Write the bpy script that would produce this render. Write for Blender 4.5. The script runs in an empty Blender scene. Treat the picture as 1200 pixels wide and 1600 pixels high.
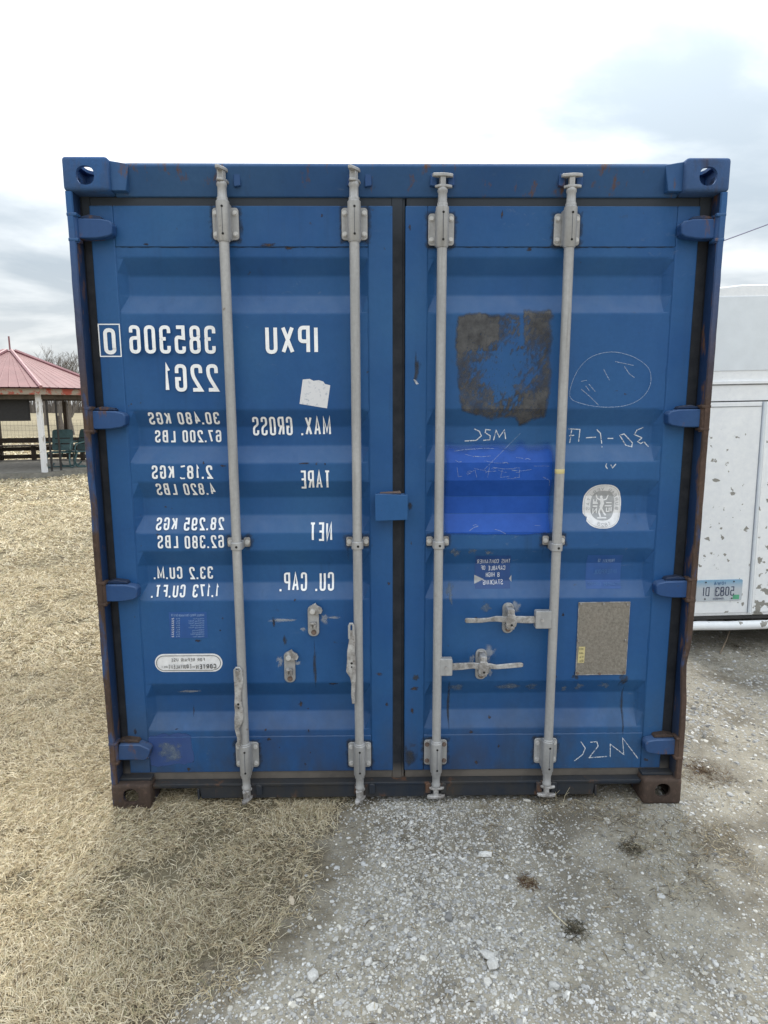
import bpy, bmesh, math, random
import numpy as np
from mathutils import Vector, Matrix

random.seed(7)
RNG = np.random.default_rng(11)
scene = bpy.context.scene
COL = scene.collection
R = math.radians

# ------------------------------------------------------------------ camera
F_PX, CAM = 1000.0, Vector((-0.0899, -2.4984, 1.69703))
PIT, YAW, ROL = -0.163856, 0.013181, -0.002965
CAM_ROT = (Matrix.Rotation(-YAW, 4, 'Z') @ Matrix.Rotation(math.pi / 2 + PIT, 4, 'X') @ Matrix.Rotation(ROL, 4, 'Z'))
cam_data = bpy.data.cameras.new('camera')
cam = bpy.data.objects.new('camera', cam_data)
COL.objects.link(cam)
cam.matrix_world = Matrix.Translation(CAM) @ CAM_ROT
cam_data.sensor_fit = 'HORIZONTAL'
cam_data.sensor_width = 36
cam_data.lens = 36 * F_PX / 1200
cam_data.clip_start = 0.05
cam_data.clip_end = 3000
scene.camera = cam
scene.render.resolution_x, scene.render.resolution_y = 768, 1024

# ------------------------------------------------------------------ sky and sun
SUN_AZ, SUN_EL = R(-3), R(62)          # behind the container, almost straight ahead
SUN = Vector((math.sin(SUN_AZ) * math.cos(SUN_EL), math.cos(SUN_AZ) * math.cos(SUN_EL), math.sin(SUN_EL)))
world = bpy.data.worlds.new('World')
scene.world = world
world.use_nodes = True
nt = world.node_tree
nt.nodes.clear()
def wn(t, **k):
    n = nt.nodes.new(t)
    for a, b in k.items(): setattr(n, a, b)
    return n
def wl(a, b): nt.links.new(a, b)
w_out = wn('ShaderNodeOutputWorld'); w_bg = wn('ShaderNodeBackground'); w_bg.inputs[1].default_value = 0.1
wl(w_bg.outputs[0], w_out.inputs[0])
sky = wn('ShaderNodeTexSky', sky_type='NISHITA', sun_disc=False, sun_elevation=SUN_EL, sun_rotation=SUN_AZ)
sky.air_density = 1.0; sky.dust_density = 2.0
tc = wn('ShaderNodeTexCoord')
sep = wn('ShaderNodeSeparateXYZ'); wl(tc.outputs['Generated'], sep.inputs[0])
def wmath(op, a, b=None, c=None):
    n = wn('ShaderNodeMath', operation=op)
    for i, x in enumerate((a, b, c)):
        if x is None: continue
        if isinstance(x, (int, float)): n.inputs[i].default_value = x
        else: wl(x, n.inputs[i])
    return n.outputs[0]
zc = wmath('ADD', wmath('MAXIMUM', sep.outputs[2], 0.0), 0.22)
comb = wn('ShaderNodeCombineXYZ')
wl(wmath('DIVIDE', sep.outputs[0], zc), comb.inputs[0]); wl(wmath('DIVIDE', sep.outputs[1], zc), comb.inputs[1])
mp = wn('ShaderNodeMapping'); wl(comb.outputs[0], mp.inputs[0])
mp.inputs['Location'].default_value = (-10.1424, 1.3758, 0); mp.inputs['Rotation'].default_value = (0, 0, R(22)); mp.inputs['Scale'].default_value = (0.8, 1.15, 1)
nz = wn('ShaderNodeTexNoise'); wl(mp.outputs[0], nz.inputs['Vector'])
nz.inputs['Scale'].default_value = 1.15; nz.inputs['Detail'].default_value = 7; nz.inputs['Roughness'].default_value = 0.52; nz.inputs['Distortion'].default_value = 0.35
ramp = wn('ShaderNodeMapRange', interpolation_type='SMOOTHSTEP'); wl(nz.outputs['Fac'], ramp.inputs[0])
ramp.inputs[1].default_value = 0.36; ramp.inputs[2].default_value = 0.68
# cloud brightness grows towards the veiled sun
dotn = wn('ShaderNodeVectorMath', operation='DOT_PRODUCT'); wl(tc.outputs['Generated'], dotn.inputs[0]); dotn.inputs[1].default_value = SUN
glow = wmath('POWER', wmath('MAXIMUM', dotn.outputs['Value'], 0.0), 8.0)
lum = wmath('ADD', wmath('ADD', 0.56, wmath('MULTIPLY', wmath('MAXIMUM', sep.outputs[2], 0.0), 2.0)), wmath('MULTIPLY', glow, 0.9))
hz = wn('ShaderNodeMapRange', interpolation_type='SMOOTHSTEP'); wl(sep.outputs[2], hz.inputs[0])      # pale haze towards the horizon
hz.inputs[1].default_value = 0.22; hz.inputs[2].default_value = -0.02; hz.inputs[3].default_value = 0.0; hz.inputs[4].default_value = 0.75
thick = wn('ShaderNodeMix', data_type='RGBA'); wl(wmath('MAXIMUM', ramp.outputs[0], hz.outputs[0]), thick.inputs['Factor'])
thick.inputs['A'].default_value = (4.5, 5.2, 5.8, 1); thick.inputs['B'].default_value = (11.8, 12.0, 11.9, 1)
cl = wn('ShaderNodeVectorMath', operation='SCALE'); wl(thick.outputs['Result'], cl.inputs[0]); wl(lum, cl.inputs['Scale'])
mixs = wn('ShaderNodeMix', data_type='RGBA'); mixs.inputs['Factor'].default_value = 0.93
wl(sky.outputs[0], mixs.inputs['A']); wl(cl.outputs[0], mixs.inputs['B'])
wl(mixs.outputs['Result'], w_bg.inputs[0])

sun_data = bpy.data.lights.new('sun', 'SUN')
sun_data.energy = 3.1; sun_data.angle = R(25); sun_data.color = (1.0, 0.95, 0.86)
sun = bpy.data.objects.new('sun', sun_data); COL.objects.link(sun)
sun.rotation_euler = SUN.to_track_quat('Z', 'Y').to_euler()
sun.location = (0, 8, 12)
vs = scene.view_settings
vs.view_transform = 'Standard'; vs.look = 'None'; vs.exposure = 0.36; vs.gamma = 1.0; vs.use_curve_mapping = False

# ------------------------------------------------------------------ measuring helpers
def ray(u, v):
    d = Vector(((u - 600) / F_PX, -(v - 800) / F_PX, -1.0))
    return CAM_ROT.to_3x3() @ d
def wp(u, v, Y):                       # photo measurement -> point on the vertical plane at true depth Y
    d = ray(u, v); t = (Y - CAM.y) / d.y
    return CAM + d * t
def gp(u, v, Z=0.0):                   # photo measurement -> point on the ground
    d = ray(u, v); t = (Z - CAM.z) / d.z
    return CAM + d * t

# ------------------------------------------------------------------ mesh helpers
class MB:
    def __init__(s): s.v = []; s.f = []
    def add(s, vs_, fs_):
        o = len(s.v); s.v += [tuple(p) for p in vs_]; s.f += [tuple(i + o for i in f) for f in fs_]; return s
    def box(s, x0, x1, y0, y1, z0, z1):
        return s.add([(x0,y0,z0),(x1,y0,z0),(x1,y1,z0),(x0,y1,z0),(x0,y0,z1),(x1,y0,z1),(x1,y1,z1),(x0,y1,z1)],
                     [(0,3,2,1),(4,5,6,7),(0,1,5,4),(1,2,6,5),(2,3,7,6),(3,0,4,7)])
    def cyl(s, p, q, r, n=16, r2=None):
        p, q = Vector(p), Vector(q); r2 = r if r2 is None else r2
        d = (q - p).normalized(); a = d.orthogonal().normalized(); b = d.cross(a)
        vs_ = []
        for c, rr in ((p, r), (q, r2)):
            for i in range(n):
                t = 2 * math.pi * i / n; vs_.append(c + (a * math.cos(t) + b * math.sin(t)) * rr)
        fs = [(i, (i + 1) % n, n + (i + 1) % n, n + i) for i in range(n)]
        fs += [tuple(range(n - 1, -1, -1)), tuple(range(n, 2 * n))]
        return s.add(vs_, fs)
    def lathe(s, cx, cy, prof, n=20):      # prof: [(r, z)...] bottom to top, vertical axis
        vs_ = []; m = len(prof)
        for r, z in prof:
            for i in range(n):
                t = 2 * math.pi * i / n; vs_.append((cx + r * math.cos(t), cy + r * math.sin(t), z))
        fs = []
        for j in range(m - 1):
            for i in range(n):
                k = (i + 1) % n; fs.append((j*n+i, j*n+k, (j+1)*n+k, (j+1)*n+i))
        fs += [tuple(range(n - 1, -1, -1)), tuple(range((m-1)*n, m*n))]
        return s.add(vs_, fs)
    def tube(s, path, r, n=6):
        path = [Vector(p) for p in path]; m = len(path)
        rs = r if isinstance(r, (list, tuple)) else [r] * m
        vs_ = []; a = None
        for j in range(m):
            d = (path[min(j+1, m-1)] - path[max(j-1, 0)]).normalized()
            a = d.orthogonal().normalized() if a is None else (a - d * a.dot(d)).normalized()
            b = d.cross(a)
            for i in range(n):
                t = 2 * math.pi * i / n; vs_.append(path[j] + (a * math.cos(t) + b * math.sin(t)) * rs[j])
        fs = []
        for j in range(m - 1):
            for i in range(n):
                k = (i + 1) % n; fs.append((j*n+i, j*n+k, (j+1)*n+k, (j+1)*n+i))
        fs += [tuple(range(n - 1, -1, -1)), tuple(range((m-1)*n, m*n))]
        return s.add(vs_, fs)
    def prism(s, pts, a0, a1, axis):       # polygon pts in the two other axes, extruded along axis
        n = len(pts); vs_ = []
        for a in (a0, a1):
            for p, q in pts:
                vs_.append({'x': (a, p, q), 'y': (p, a, q), 'z': (p, q, a)}[axis])
        fs = [(i, (i+1) % n, n + (i+1) % n, n + i) for i in range(n)] + [tuple(range(n-1, -1, -1)), tuple(range(n, 2*n))]
        return s.add(vs_, fs)
    def build(s, name, mat, parent=None, smooth=False, bevel=0.0, fix=True, seg=2):
        me = bpy.data.meshes.new(name); me.from_pydata(s.v, [], s.f)
        if fix:
            bm = bmesh.new(); bm.from_mesh(me); bmesh.ops.recalc_face_normals(bm, faces=bm.faces); bm.to_mesh(me); bm.free()
        return link(name, me, mat, parent, smooth, bevel, seg)

def link(name, me, mat, parent=None, smooth=False, bevel=0.0, seg=2):
    ob = bpy.data.objects.new(name, me); COL.objects.link(ob)
    for m in (mat if isinstance(mat, (list, tuple)) else [mat]):
        if m is not None: me.materials.append(m)
    if smooth:
        me.shade_smooth(); me.set_sharp_from_angle(angle=R(38))
    if bevel:
        b = ob.modifiers.new('bevel', 'BEVEL'); b.width = bevel; b.segments = seg; b.limit_method = 'ANGLE'; b.angle_limit = R(35)
        if not smooth: me.shade_smooth(); me.set_sharp_from_angle(angle=R(38))
    if parent is not None: ob.parent = parent
    return ob
def dup(ob, parent=None, loc=None):
    c = ob.copy(); COL.objects.link(c); c.parent = parent
    if loc is not None: c.location = loc
    return c
def thing(name, label, cat, loc=(0, 0, 0), group=None):
    o = bpy.data.objects.new(name, None); COL.objects.link(o); o.location = loc; o.empty_display_size = 0.1
    return tag(o, label, cat, group)
def tag(o, label=None, cat=None, group=None, kind=None):
    if label: o['label'] = label
    if cat: o['category'] = cat
    if group: o['group'] = group
    if kind: o['kind'] = kind
    return o
def round_rect(x0, x1, z0, z1, r, n=5):
    pts = []
    for cx, cz, a0 in ((x1-r, z0+r, -90), (x1-r, z1-r, 0), (x0+r, z1-r, 90), (x0+r, z0+r, 180)):
        for i in range(n + 1):
            t = R(a0 + 90 * i / n); pts.append((cx + r * math.cos(t), cz + r * math.sin(t)))
    return pts

# ------------------------------------------------------------------ materials
class NB:
    def __init__(s, name):
        s.m = bpy.data.materials.new(name); s.m.use_nodes = True; s.t = s.m.node_tree; s.t.nodes.clear()
        s.out = s.n('ShaderNodeOutputMaterial'); s.b = s.n('ShaderNodeBsdfPrincipled'); s.l(s.b.outputs[0], s.out.inputs[0])
        s.pos = s.n('ShaderNodeNewGeometry').outputs['Position']
    def n(s, t, **k):
        x = s.t.nodes.new(t)
        for a, b in k.items(): setattr(x, a, b)
        return x
    def l(s, a, b): s.t.links.new(a, b)
    def noise(s, scale, detail=4, rough=0.55, vec=None, sc=None, dist=0):
        n = s.n('ShaderNodeTexNoise'); v = vec if vec is not None else s.pos
        if sc:
            mp_ = s.n('ShaderNodeMapping'); mp_.inputs['Scale'].default_value = sc; s.l(v, mp_.inputs[0]); v = mp_.outputs[0]
        s.l(v, n.inputs['Vector']); n.inputs['Scale'].default_value = scale; n.inputs['Detail'].default_value = detail
        n.inputs['Roughness'].default_value = rough; n.inputs['Distortion'].default_value = dist
        return n.outputs['Fac']
    def vor(s, scale, feature='F1', out='Distance', sc=None):
        n = s.n('ShaderNodeTexVoronoi', feature=feature); v = s.pos
        if sc:
            mp_ = s.n('ShaderNodeMapping'); mp_.inputs['Scale'].default_value = sc; s.l(v, mp_.inputs[0]); v = mp_.outputs[0]
        s.l(v, n.inputs['Vector']); n.inputs['Scale'].default_value = scale
        return n.outputs[out]
    def mr(s, x, a, b, c=0.0, d=1.0):
        n = s.n('ShaderNodeMapRange'); s.l(x, n.inputs[0])
        for i, q in enumerate((a, b, c, d)): n.inputs[i + 1].default_value = q
        return n.outputs[0]
    def math(s, op, a, b=None):
        n = s.n('ShaderNodeMath', operation=op)
        for i, x in enumerate((a, b)):
            if x is None: continue
            if isinstance(x, (int, float)): n.inputs[i].default_value = x
            else: s.l(x, n.inputs[i])
        return n.outputs[0]
    def mix(s, f, a, b, blend='MIX'):
        n = s.n('ShaderNodeMix', data_type='RGBA', blend_type=blend)
        for k, x in (('Factor', f), ('A', a), ('B', b)):
            if isinstance(x, (int, float)): n.inputs[k].default_value = x
            elif isinstance(x, tuple): n.inputs[k].default_value = (*x, 1)
            else: s.l(x, n.inputs[k])
        return n.outputs['Result']
    def axis(s, i):
        n = s.n('ShaderNodeSeparateXYZ'); s.l(s.pos, n.inputs[0]); return n.outputs[i]
    def attr(s, name, out='Color'):
        n = s.n('ShaderNodeAttribute'); n.attribute_name = name; return n.outputs[out]
    def col(s, c):
        if isinstance(c, tuple): s.b.inputs['Base Color'].default_value = (*c, 1)
        else: s.l(c, s.b.inputs['Base Color'])
        return s
    def rough(s, r):
        if isinstance(r, (int, float)): s.b.inputs['Roughness'].default_value = r
        else: s.l(r, s.b.inputs['Roughness'])
        return s
    def bump(s, h, strength=0.3, dist=0.002):
        n = s.n('ShaderNodeBump'); s.l(h, n.inputs['Height']); n.inputs['Strength'].default_value = strength; n.inputs['Distance'].default_value = dist
        s.l(n.outputs[0], s.b.inputs['Normal']); return s
    def spec(s, x): s.b.inputs['Specular IOR Level'].default_value = x; return s
    def metal(s, x): s.b.inputs['Metallic'].default_value = x; return s
    def alpha(s, x): s.l(x, s.b.inputs['Alpha']); return s

M = {}
RUST = (0.115, 0.062, 0.040); DIRT = (0.045, 0.041, 0.037)
def make_blue(name, c, rust_amt=0.0, low_dirt=0.0, dark=1.0, dust_or_light=(0.115, 0.175, 0.30)):
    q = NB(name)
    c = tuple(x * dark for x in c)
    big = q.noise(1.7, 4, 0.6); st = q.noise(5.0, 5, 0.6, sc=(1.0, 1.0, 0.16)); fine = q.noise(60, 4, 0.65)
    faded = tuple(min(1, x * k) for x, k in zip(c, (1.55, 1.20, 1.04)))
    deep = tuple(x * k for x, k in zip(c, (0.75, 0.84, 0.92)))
    base = q.mix(q.mr(big, 0.35, 0.68), deep, faded)
    base = q.mix(q.mr(st, 0.45, 0.78, 0, 0.60), base, tuple(x * 1.10 + 0.010 for x in c))
    base = q.mix(q.mr(fine, 0.30, 0.75, 0, 0.30), base, tuple(x * 0.70 for x in c))
    # small chips down to dark steel, thinly scattered
    chips = q.math('MULTIPLY', q.mr(q.noise(26, 3, 0.5), 0.705, 0.745), q.mr(q.noise(3.0, 2), 0.50, 0.60))
    base = q.mix(chips, base, (0.035, 0.028, 0.026))
    # grey handling marks
    sc_ = q.math('MULTIPLY', q.mr(q.noise(9, 6, 0.7, sc=(1, 1, 2.4), dist=1.5), 0.62, 0.70), q.mr(q.noise(2.3, 2), 0.52, 0.66))
    base = q.mix(q.math('MULTIPLY', sc_, 0.35), base, (0.16, 0.20, 0.27))
    # up-facing slopes: light from above put into the colour, with a dusting
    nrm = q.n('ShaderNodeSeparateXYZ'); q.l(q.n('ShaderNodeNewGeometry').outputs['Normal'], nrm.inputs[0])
    base = q.mix(q.math('MULTIPLY', q.mr(nrm.outputs[2], 0.15, 0.55), q.mr(q.noise(16, 5, 0.6), 0.2, 0.7, 0.18, 0.50)), base, dust_or_light)
    if low_dirt:
        zz = q.axis(2)
        d = q.math('MULTIPLY', q.mr(zz, 0.55, 0.04), q.mr(q.noise(7, 6, 0.65, sc=(1, 1, 0.5)), 0.30, 0.64, 0, low_dirt))
        base = q.mix(d, base, DIRT)
    if rust_amt:
        r = q.mr(q.noise(14, 7, 0.68, sc=(1, 1, 0.35)), 0.60 - rust_amt * 0.25, 0.68 - rust_amt * 0.2)
        base = q.mix(r, base, RUST)
    runs = q.math('MULTIPLY', q.mr(q.noise(22, 5, 0.6, sc=(1, 1, 0.05)), 0.56, 0.74), q.mr(q.noise(2.0, 4), 0.42, 0.62))
    base = q.mix(q.math('MULTIPLY', runs, 0.42), base, tuple(x * 0.42 + 0.008 for x in c))
    q.col(base).rough(q.mr(q.noise(12, 5, 0.7), 0.3, 0.7, 0.38, 0.64)).spec(0.28)
    q.bump(q.math('ADD', q.math('MULTIPLY', q.noise(4.5, 3), 5.0), q.math('MULTIPLY', fine, 0.25)), 0.35, 0.003)
    return q.m
BLUE = (0.0155, 0.086, 0.245)
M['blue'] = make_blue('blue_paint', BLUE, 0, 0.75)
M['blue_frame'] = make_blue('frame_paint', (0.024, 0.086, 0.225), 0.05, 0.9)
M['blue_post_shade'] = make_blue('post_paint_shade', (0.010, 0.030, 0.085), 0.12, 1.0, dust_or_light=(0.060, 0.054, 0.047))  # near-black navy: shade of the hinge channel put into the colour
M['blue_sill'] = make_blue('sill_paint', (0.012, 0.024, 0.044), 0.12, 1.0, dust_or_light=(0.060, 0.054, 0.047))
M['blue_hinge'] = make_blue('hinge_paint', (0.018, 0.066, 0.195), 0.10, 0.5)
def rust_mat(name, hi, paint, left=1.0):
    q = NB(name)
    n1 = q.noise(11, 8, 0.7, sc=(1, 1, 0.25)); n2 = q.noise(45, 5, 0.7)
    b = q.mix(q.mr(n1, 0.3, 0.7), (0.040, 0.028, 0.024), hi)
    b = q.mix(q.mr(n2, 0.52, 0.72, 0, 0.45), b, (0.17, 0.108, 0.085))
    p = q.math('MULTIPLY', q.mr(q.noise(6, 7, 0.7, sc=(1, 1, 0.3)), 0.52 - paint, 0.60 - paint), 0.9)
    b = q.mix(p, b, (0.030, 0.075, 0.19))
    # more paint is left on the upper part
    up = q.math('MULTIPLY', q.mr(q.axis(2), 1.7, 2.45, 0, left), q.mr(n1, 0.30, 0.5, 0.3, 1.0))
    b = q.mix(up, b, (0.032, 0.105, 0.27))
    q.col(b).rough(0.8).spec(0.25).bump(q.math('ADD', n1, n2), 0.6, 0.004)
    return q.m
M['rust'] = rust_mat('rusty_steel', (0.105, 0.066, 0.050), -0.03)
M['casting_top'] = rust_mat('casting_top', (0.085, 0.066, 0.060), 0.03, 0.72)
M['casting'] = rust_mat('casting_steel', (0.080, 0.056, 0.044), -0.06)
q = NB('galvanised'); n1 = q.noise(9, 5, 0.6, sc=(3, 3, 0.35)); n2 = q.noise(70, 4, 0.7)
b = q.mix(q.mr(n1, 0.3, 0.7), (0.29, 0.29, 0.295), (0.45, 0.445, 0.445)); b = q.mix(q.mr(n2, 0.35, 0.75, 0, 0.45), b, (0.25, 0.245, 0.24)); b = q.mix(q.mr(q.noise(40, 4, 0.6, sc=(1.5, 1.5, 0.06)), 0.60, 0.72, 0, 0.5), b, (0.20, 0.19, 0.185))
b = q.mix(q.math('MULTIPLY', q.mr(q.noise(24, 5, 0.7), 0.66, 0.74), 0.8), b, (0.17, 0.12, 0.09))
q.col(b).rough(q.mr(n2, 0.3, 0.8, 0.42, 0.68)).metal(0.15).bump(n2, 0.25, 0.001); M['galv'] = q.m
q = NB('galvanised_worn'); n1 = q.noise(30, 6, 0.7); n2 = q.noise(90, 4, 0.7)
b = q.mix(q.mr(n1, 0.40, 0.62), (0.20, 0.185, 0.175), (0.47, 0.46, 0.455)); b = q.mix(q.mr(n2, 0.60, 0.72, 0, 0.8), b, (0.12, 0.075, 0.05))
q.col(b).rough(0.6).metal(0.2).bump(n1, 0.4, 0.002); M['galv_worn'] = q.m
q = NB('rusty_bolt'); n1 = q.noise(80, 4, 0.6); q.col(q.mix(n1, (0.10, 0.075, 0.065), (0.22, 0.15, 0.12))).rough(0.75); M['bolt_rust'] = q.m
q = NB('bolt_zinc'); n1 = q.noise(120, 3); q.col(q.mix(n1, (0.42, 0.41, 0.40), (0.66, 0.65, 0.64))).rough(0.45).metal(0.2); M['bolt'] = q.m
q = NB('dark_hole'); q.col((0.012, 0.011, 0.011)).rough(0.9); M['hole'] = q.m
q = NB('gasket_rubber'); n1 = q.noise(18, 6, 0.65); n2 = q.noise(5, 5, 0.6)
dirt = q.math('MULTIPLY', q.mr(q.axis(2), 0.17, 0.12), q.mr(n2, 0.30, 0.6, 0.45, 1.0))
b = q.mix(q.mr(n1, 0.35, 0.7), (0.008, 0.010, 0.015), (0.022, 0.024, 0.030)); b = q.mix(dirt, b, (0.135, 0.118, 0.102)); b = q.mix(q.mr(q.axis(2), 2.30, 2.46, 0, 0.75), b, (0.040, 0.050, 0.066))  # rubber greyer towards the top: haze put into the colour
q.col(b).rough(0.72).spec(0.3).bump(n1, 0.4, 0.003); M['rubber'] = q.m
def plain(name, c, rough=0.6, var=0.12, scale=20, metal=0.0):
    q = NB(name); n = q.noise(scale, 5, 0.6)
    q.col(q.mix(q.mr(n, 0.3, 0.7), tuple(x * (1 - var) for x in c), tuple(min(1, x * (1 + var)) for x in c))).rough(rough).metal(metal).bump(n, 0.15, 0.001)
    M[name] = q.m; return q.m
plain('letter_white', (0.86, 0.87, 0.89), 0.5, 0.07, 40)
plain('sticker_white', (0.74, 0.74, 0.76), 0.5, 0.10, 60)
plain('sticker_blue', (0.012, 0.075, 0.27), 0.45, 0.10)
plain('sticker_blue_dark', (0.010, 0.055, 0.20), 0.45, 0.10)
plain('print_pale', (0.24, 0.36, 0.58), 0.5, 0.15)
plain('print_dark', (0.030, 0.030, 0.034), 0.5, 0.1)
plain('print_dim', (0.045, 0.14, 0.34), 0.5, 0.1)
plain('seal_grey', (0.36, 0.37, 0.39), 0.55, 0.15, 50)
plain('yellow_tag', (0.55, 0.47, 0.23), 0.55, 0.12)
plain('seam_dark', (0.010, 0.022, 0.05), 0.8, 0.2)
q = NB('torn_paper'); n1 = q.noise(55, 5, 0.7); q.col(q.mix(q.mr(n1, 0.56, 0.70), (0.66, 0.66, 0.69), (0.33, 0.37, 0.45))).rough(0.7); M['paper'] = q.m
q = NB('plate_metal'); v1 = q.vor(120); n1 = q.noise(100, 5, 0.7); n2 = q.noise(9, 4)
b = q.mix(q.mr(n1, 0.34, 0.68), (0.165, 0.148, 0.125), (0.275, 0.252, 0.222)); b = q.mix(q.mr(n2, 0.4, 0.7, 0, 0.4), b, (0.27, 0.235, 0.20))
q.col(b).rough(0.55).metal(0.25).bump(q.math('ADD', v1, n1), 0.4, 0.002); M['plate'] = q.m
def stain_mat(name, c1, c2, nscale=60, lo=0.40, hi=0.60, rough=0.7, soft=0.0, sc=None):
    q = NB(name); n1 = q.noise(nscale, 6, 0.65, sc=sc); n2 = q.noise(nscale * 0.3, 4, 0.6)
    a = q.attr('mask', 'Fac')
    al = q.mr(q.math('ADD', a, q.math('MULTIPLY', q.math('SUBTRACT', n1, 0.5), 0.9 - soft)), lo, hi)
    q.col(q.mix(q.mr(n2, 0.3, 0.7), c1, c2)).rough(rough).spec(0.25).alpha(al); q.bump(n1, 0.4, 0.002)
    M[name] = q.m; return q.m
stain_mat('glue_residue', (0.038, 0.038, 0.042), (0.105, 0.105, 0.108), 75, 0.22, 1.0, 0.5, -0.1)
stain_mat('fresh_blue', (0.009, 0.068, 0.34), (0.013, 0.084, 0.40), 24, 0.10, 1.05, 0.4, 0.55)
stain_mat('bare_smear', (0.33, 0.36, 0.42), (0.50, 0.52, 0.55), 40, 0.40, 1.55, 0.6, 0.2)
stain_mat('grime', (0.03, 0.035, 0.045), (0.06, 0.06, 0.06), 45, 0.40, 1.35, 0.8, 0.1)
stain_mat('rub_mark', (0.12, 0.17, 0.25), (0.18, 0.21, 0.25), 70, 0.50, 1.45, 0.7, -0.5)
stain_mat('repair_paint', (0.030, 0.060, 0.19), (0.040, 0.080, 0.215), 30, 0.40, 0.60, 0.6, 0.5)
stain_mat('rust_spot', (0.025, 0.025, 0.03), (0.085, 0.06, 0.05), 110, 0.45, 1.05, 0.85, -0.3)
q = NB('chalk'); n1 = q.noise(140, 3, 0.6); q.col((0.62, 0.66, 0.72)).rough(0.9).alpha(q.mr(n1, 0.34, 0.52, 0.15, 0.95)); M['chalk'] = q.m
q = NB('faint_chalk'); n1 = q.noise(140, 3, 0.6); q.col((0.42, 0.50, 0.64)).rough(0.9).alpha(q.mr(n1, 0.35, 0.65, 0.28, 0.62)); M['chalk_faint'] = q.m

# ------------------------------------------------------------------ ground
def ground_mat():
    q = NB('dead_lawn'); n1 = q.noise(0.6, 5, 0.6); n2 = q.noise(9, 7, 0.7); n3 = q.noise(60, 6, 0.75, sc=(1, 1.0, 1)); n4 = q.noise(0.03, 3)
    b = q.mix(q.mr(n2, 0.32, 0.68), (0.095, 0.078, 0.052), (0.23, 0.20, 0.135))
    b = q.mix(q.mr(n1, 0.40, 0.70, 0, 0.35), b, (0.33, 0.30, 0.21))
    b = q.mix(q.mr(n3, 0.50, 0.78, 0, 0.75), b, (0.085, 0.066, 0.044))
    b = q.mix(q.mr(n4, 0.4, 0.6, 0, 0.35), b, (0.33, 0.28, 0.19))
    q.col(b).rough(0.95).spec(0.1).bump(q.math('ADD', n3, n2), 0.9, 0.02); return q.m
def gravel_mat():
    q = NB('gravel_dirt'); v1 = q.vor(95); vc = q.vor(95, 'F1', 'Color'); v2 = q.vor(210); n1 = q.noise(2.0, 5, 0.6); n2 = q.noise(35, 6, 0.7); n3 = q.noise(7, 5, 0.65)
    dust_or_light = q.mix(q.mr(n2, 0.3, 0.7), (0.225, 0.205, 0.165), (0.375, 0.348, 0.29))
    dust_or_light = q.mix(q.mr(n3, 0.52, 0.74, 0, 0.75), dust_or_light, (0.115, 0.098, 0.075))
    sepc = q.n('ShaderNodeSeparateColor'); q.l(vc, sepc.inputs[0])
    stone = q.mix(sepc.outputs[0], (0.26, 0.26, 0.25), (0.56, 0.55, 0.52))
    isst = q.math('MULTIPLY', q.mr(v1, 0.42, 0.30), q.mr(sepc.outputs[1], 0.45, 0.55))
    b = q.mix(isst, dust_or_light, stone)
    b = q.mix(q.mr(q.noise(2.2, 6, 0.62), 0.48, 0.66, 0, 0.8), b, (0.115, 0.100, 0.078))
    soil = q.mix(q.mr(n2, 0.3, 0.7), (0.085, 0.070, 0.050), (0.20, 0.172, 0.125))
    b = q.mix(q.mr(q.math('ADD', q.attr('mask', 'Fac'), q.math('MULTIPLY', q.math('SUBTRACT', q.noise(11, 5, 0.65), 0.5), 1.3)), 0.15, 0.75), soil, b)
    q.col(b).rough(0.92).spec(0.15).bump(q.math('ADD', q.math('MULTIPLY', isst, 1.0), q.math('ADD', n2, q.math('MULTIPLY', v2, 0.5))), 0.8, 0.006); return q.m
M['lawn'] = ground_mat(); M['gravel_base'] = gravel_mat()
g = MB(); S = 900
g.add([(-S, -S, -0.004), (S, -S, -0.004), (S, S, -0.004), (-S, S, -0.004)], [(0, 1, 2, 3)])
tag(g.build('ground', M['lawn'], fix=False), kind='structure')

# left edge of the gravel, measured along the drive (x at a given y)
EDGE = [(-6.0, -2.6), (-2.6, -1.45), (-1.6, -0.98), (-0.96, -0.66), (-0.75, -0.52), (-0.58, -0.40), (-0.40, -0.29), (-0.20, -0.24), (0.06, -0.20), (0.6, -0.1), (3.0, 0.3), (9.0, 0.9)]
def edge_x(y):
    for (ya, xa), (yb, xb) in zip(EDGE, EDGE[1:]):
        if ya <= y <= yb: return xa + (xb - xa) * (y - ya) / (yb - ya)
    return EDGE[0][1] if y < EDGE[0][0] else EDGE[-1][1]
g = MB(); ys = [(-6.0 + 15.0 * i / 300) for i in range(301)]; OFF = (-0.16, -0.06, 0.05, 0.16, 0.28, 0.45, 1.2); pv = []; mk = []
for y in ys:                             # the edge thins out into the lawn soil
    x = edge_x(y) + 0.06 * math.sin(y * 7.0) + 0.035 * math.sin(y * 17 + 1) + 0.02 * math.sin(y * 43)
    for k, o in enumerate(OFF):
        pv.append((x + o + random.uniform(-0.01, 0.01), y, 0.0)); mk.append((0, 0.18, 0.42, 0.68, 0.9, 1.0, 1.0)[k])
    pv.append((6.5 + 0.3 * math.sin(y * 2.1), y, 0.0)); mk.append(1.0)
n = len(OFF) + 1
g.add(pv, [(n*i+k, n*i+k+1, n*i+n+k+1, n*i+n+k) for i in range(300) for k in range(n - 1)])
dv = tag(g.build('gravel_drive', M['gravel_base'], fix=False), kind='structure')
at = dv.data.attributes.new('mask', 'FLOAT', 'POINT'); at.data.foreach_set('value', mk)

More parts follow.
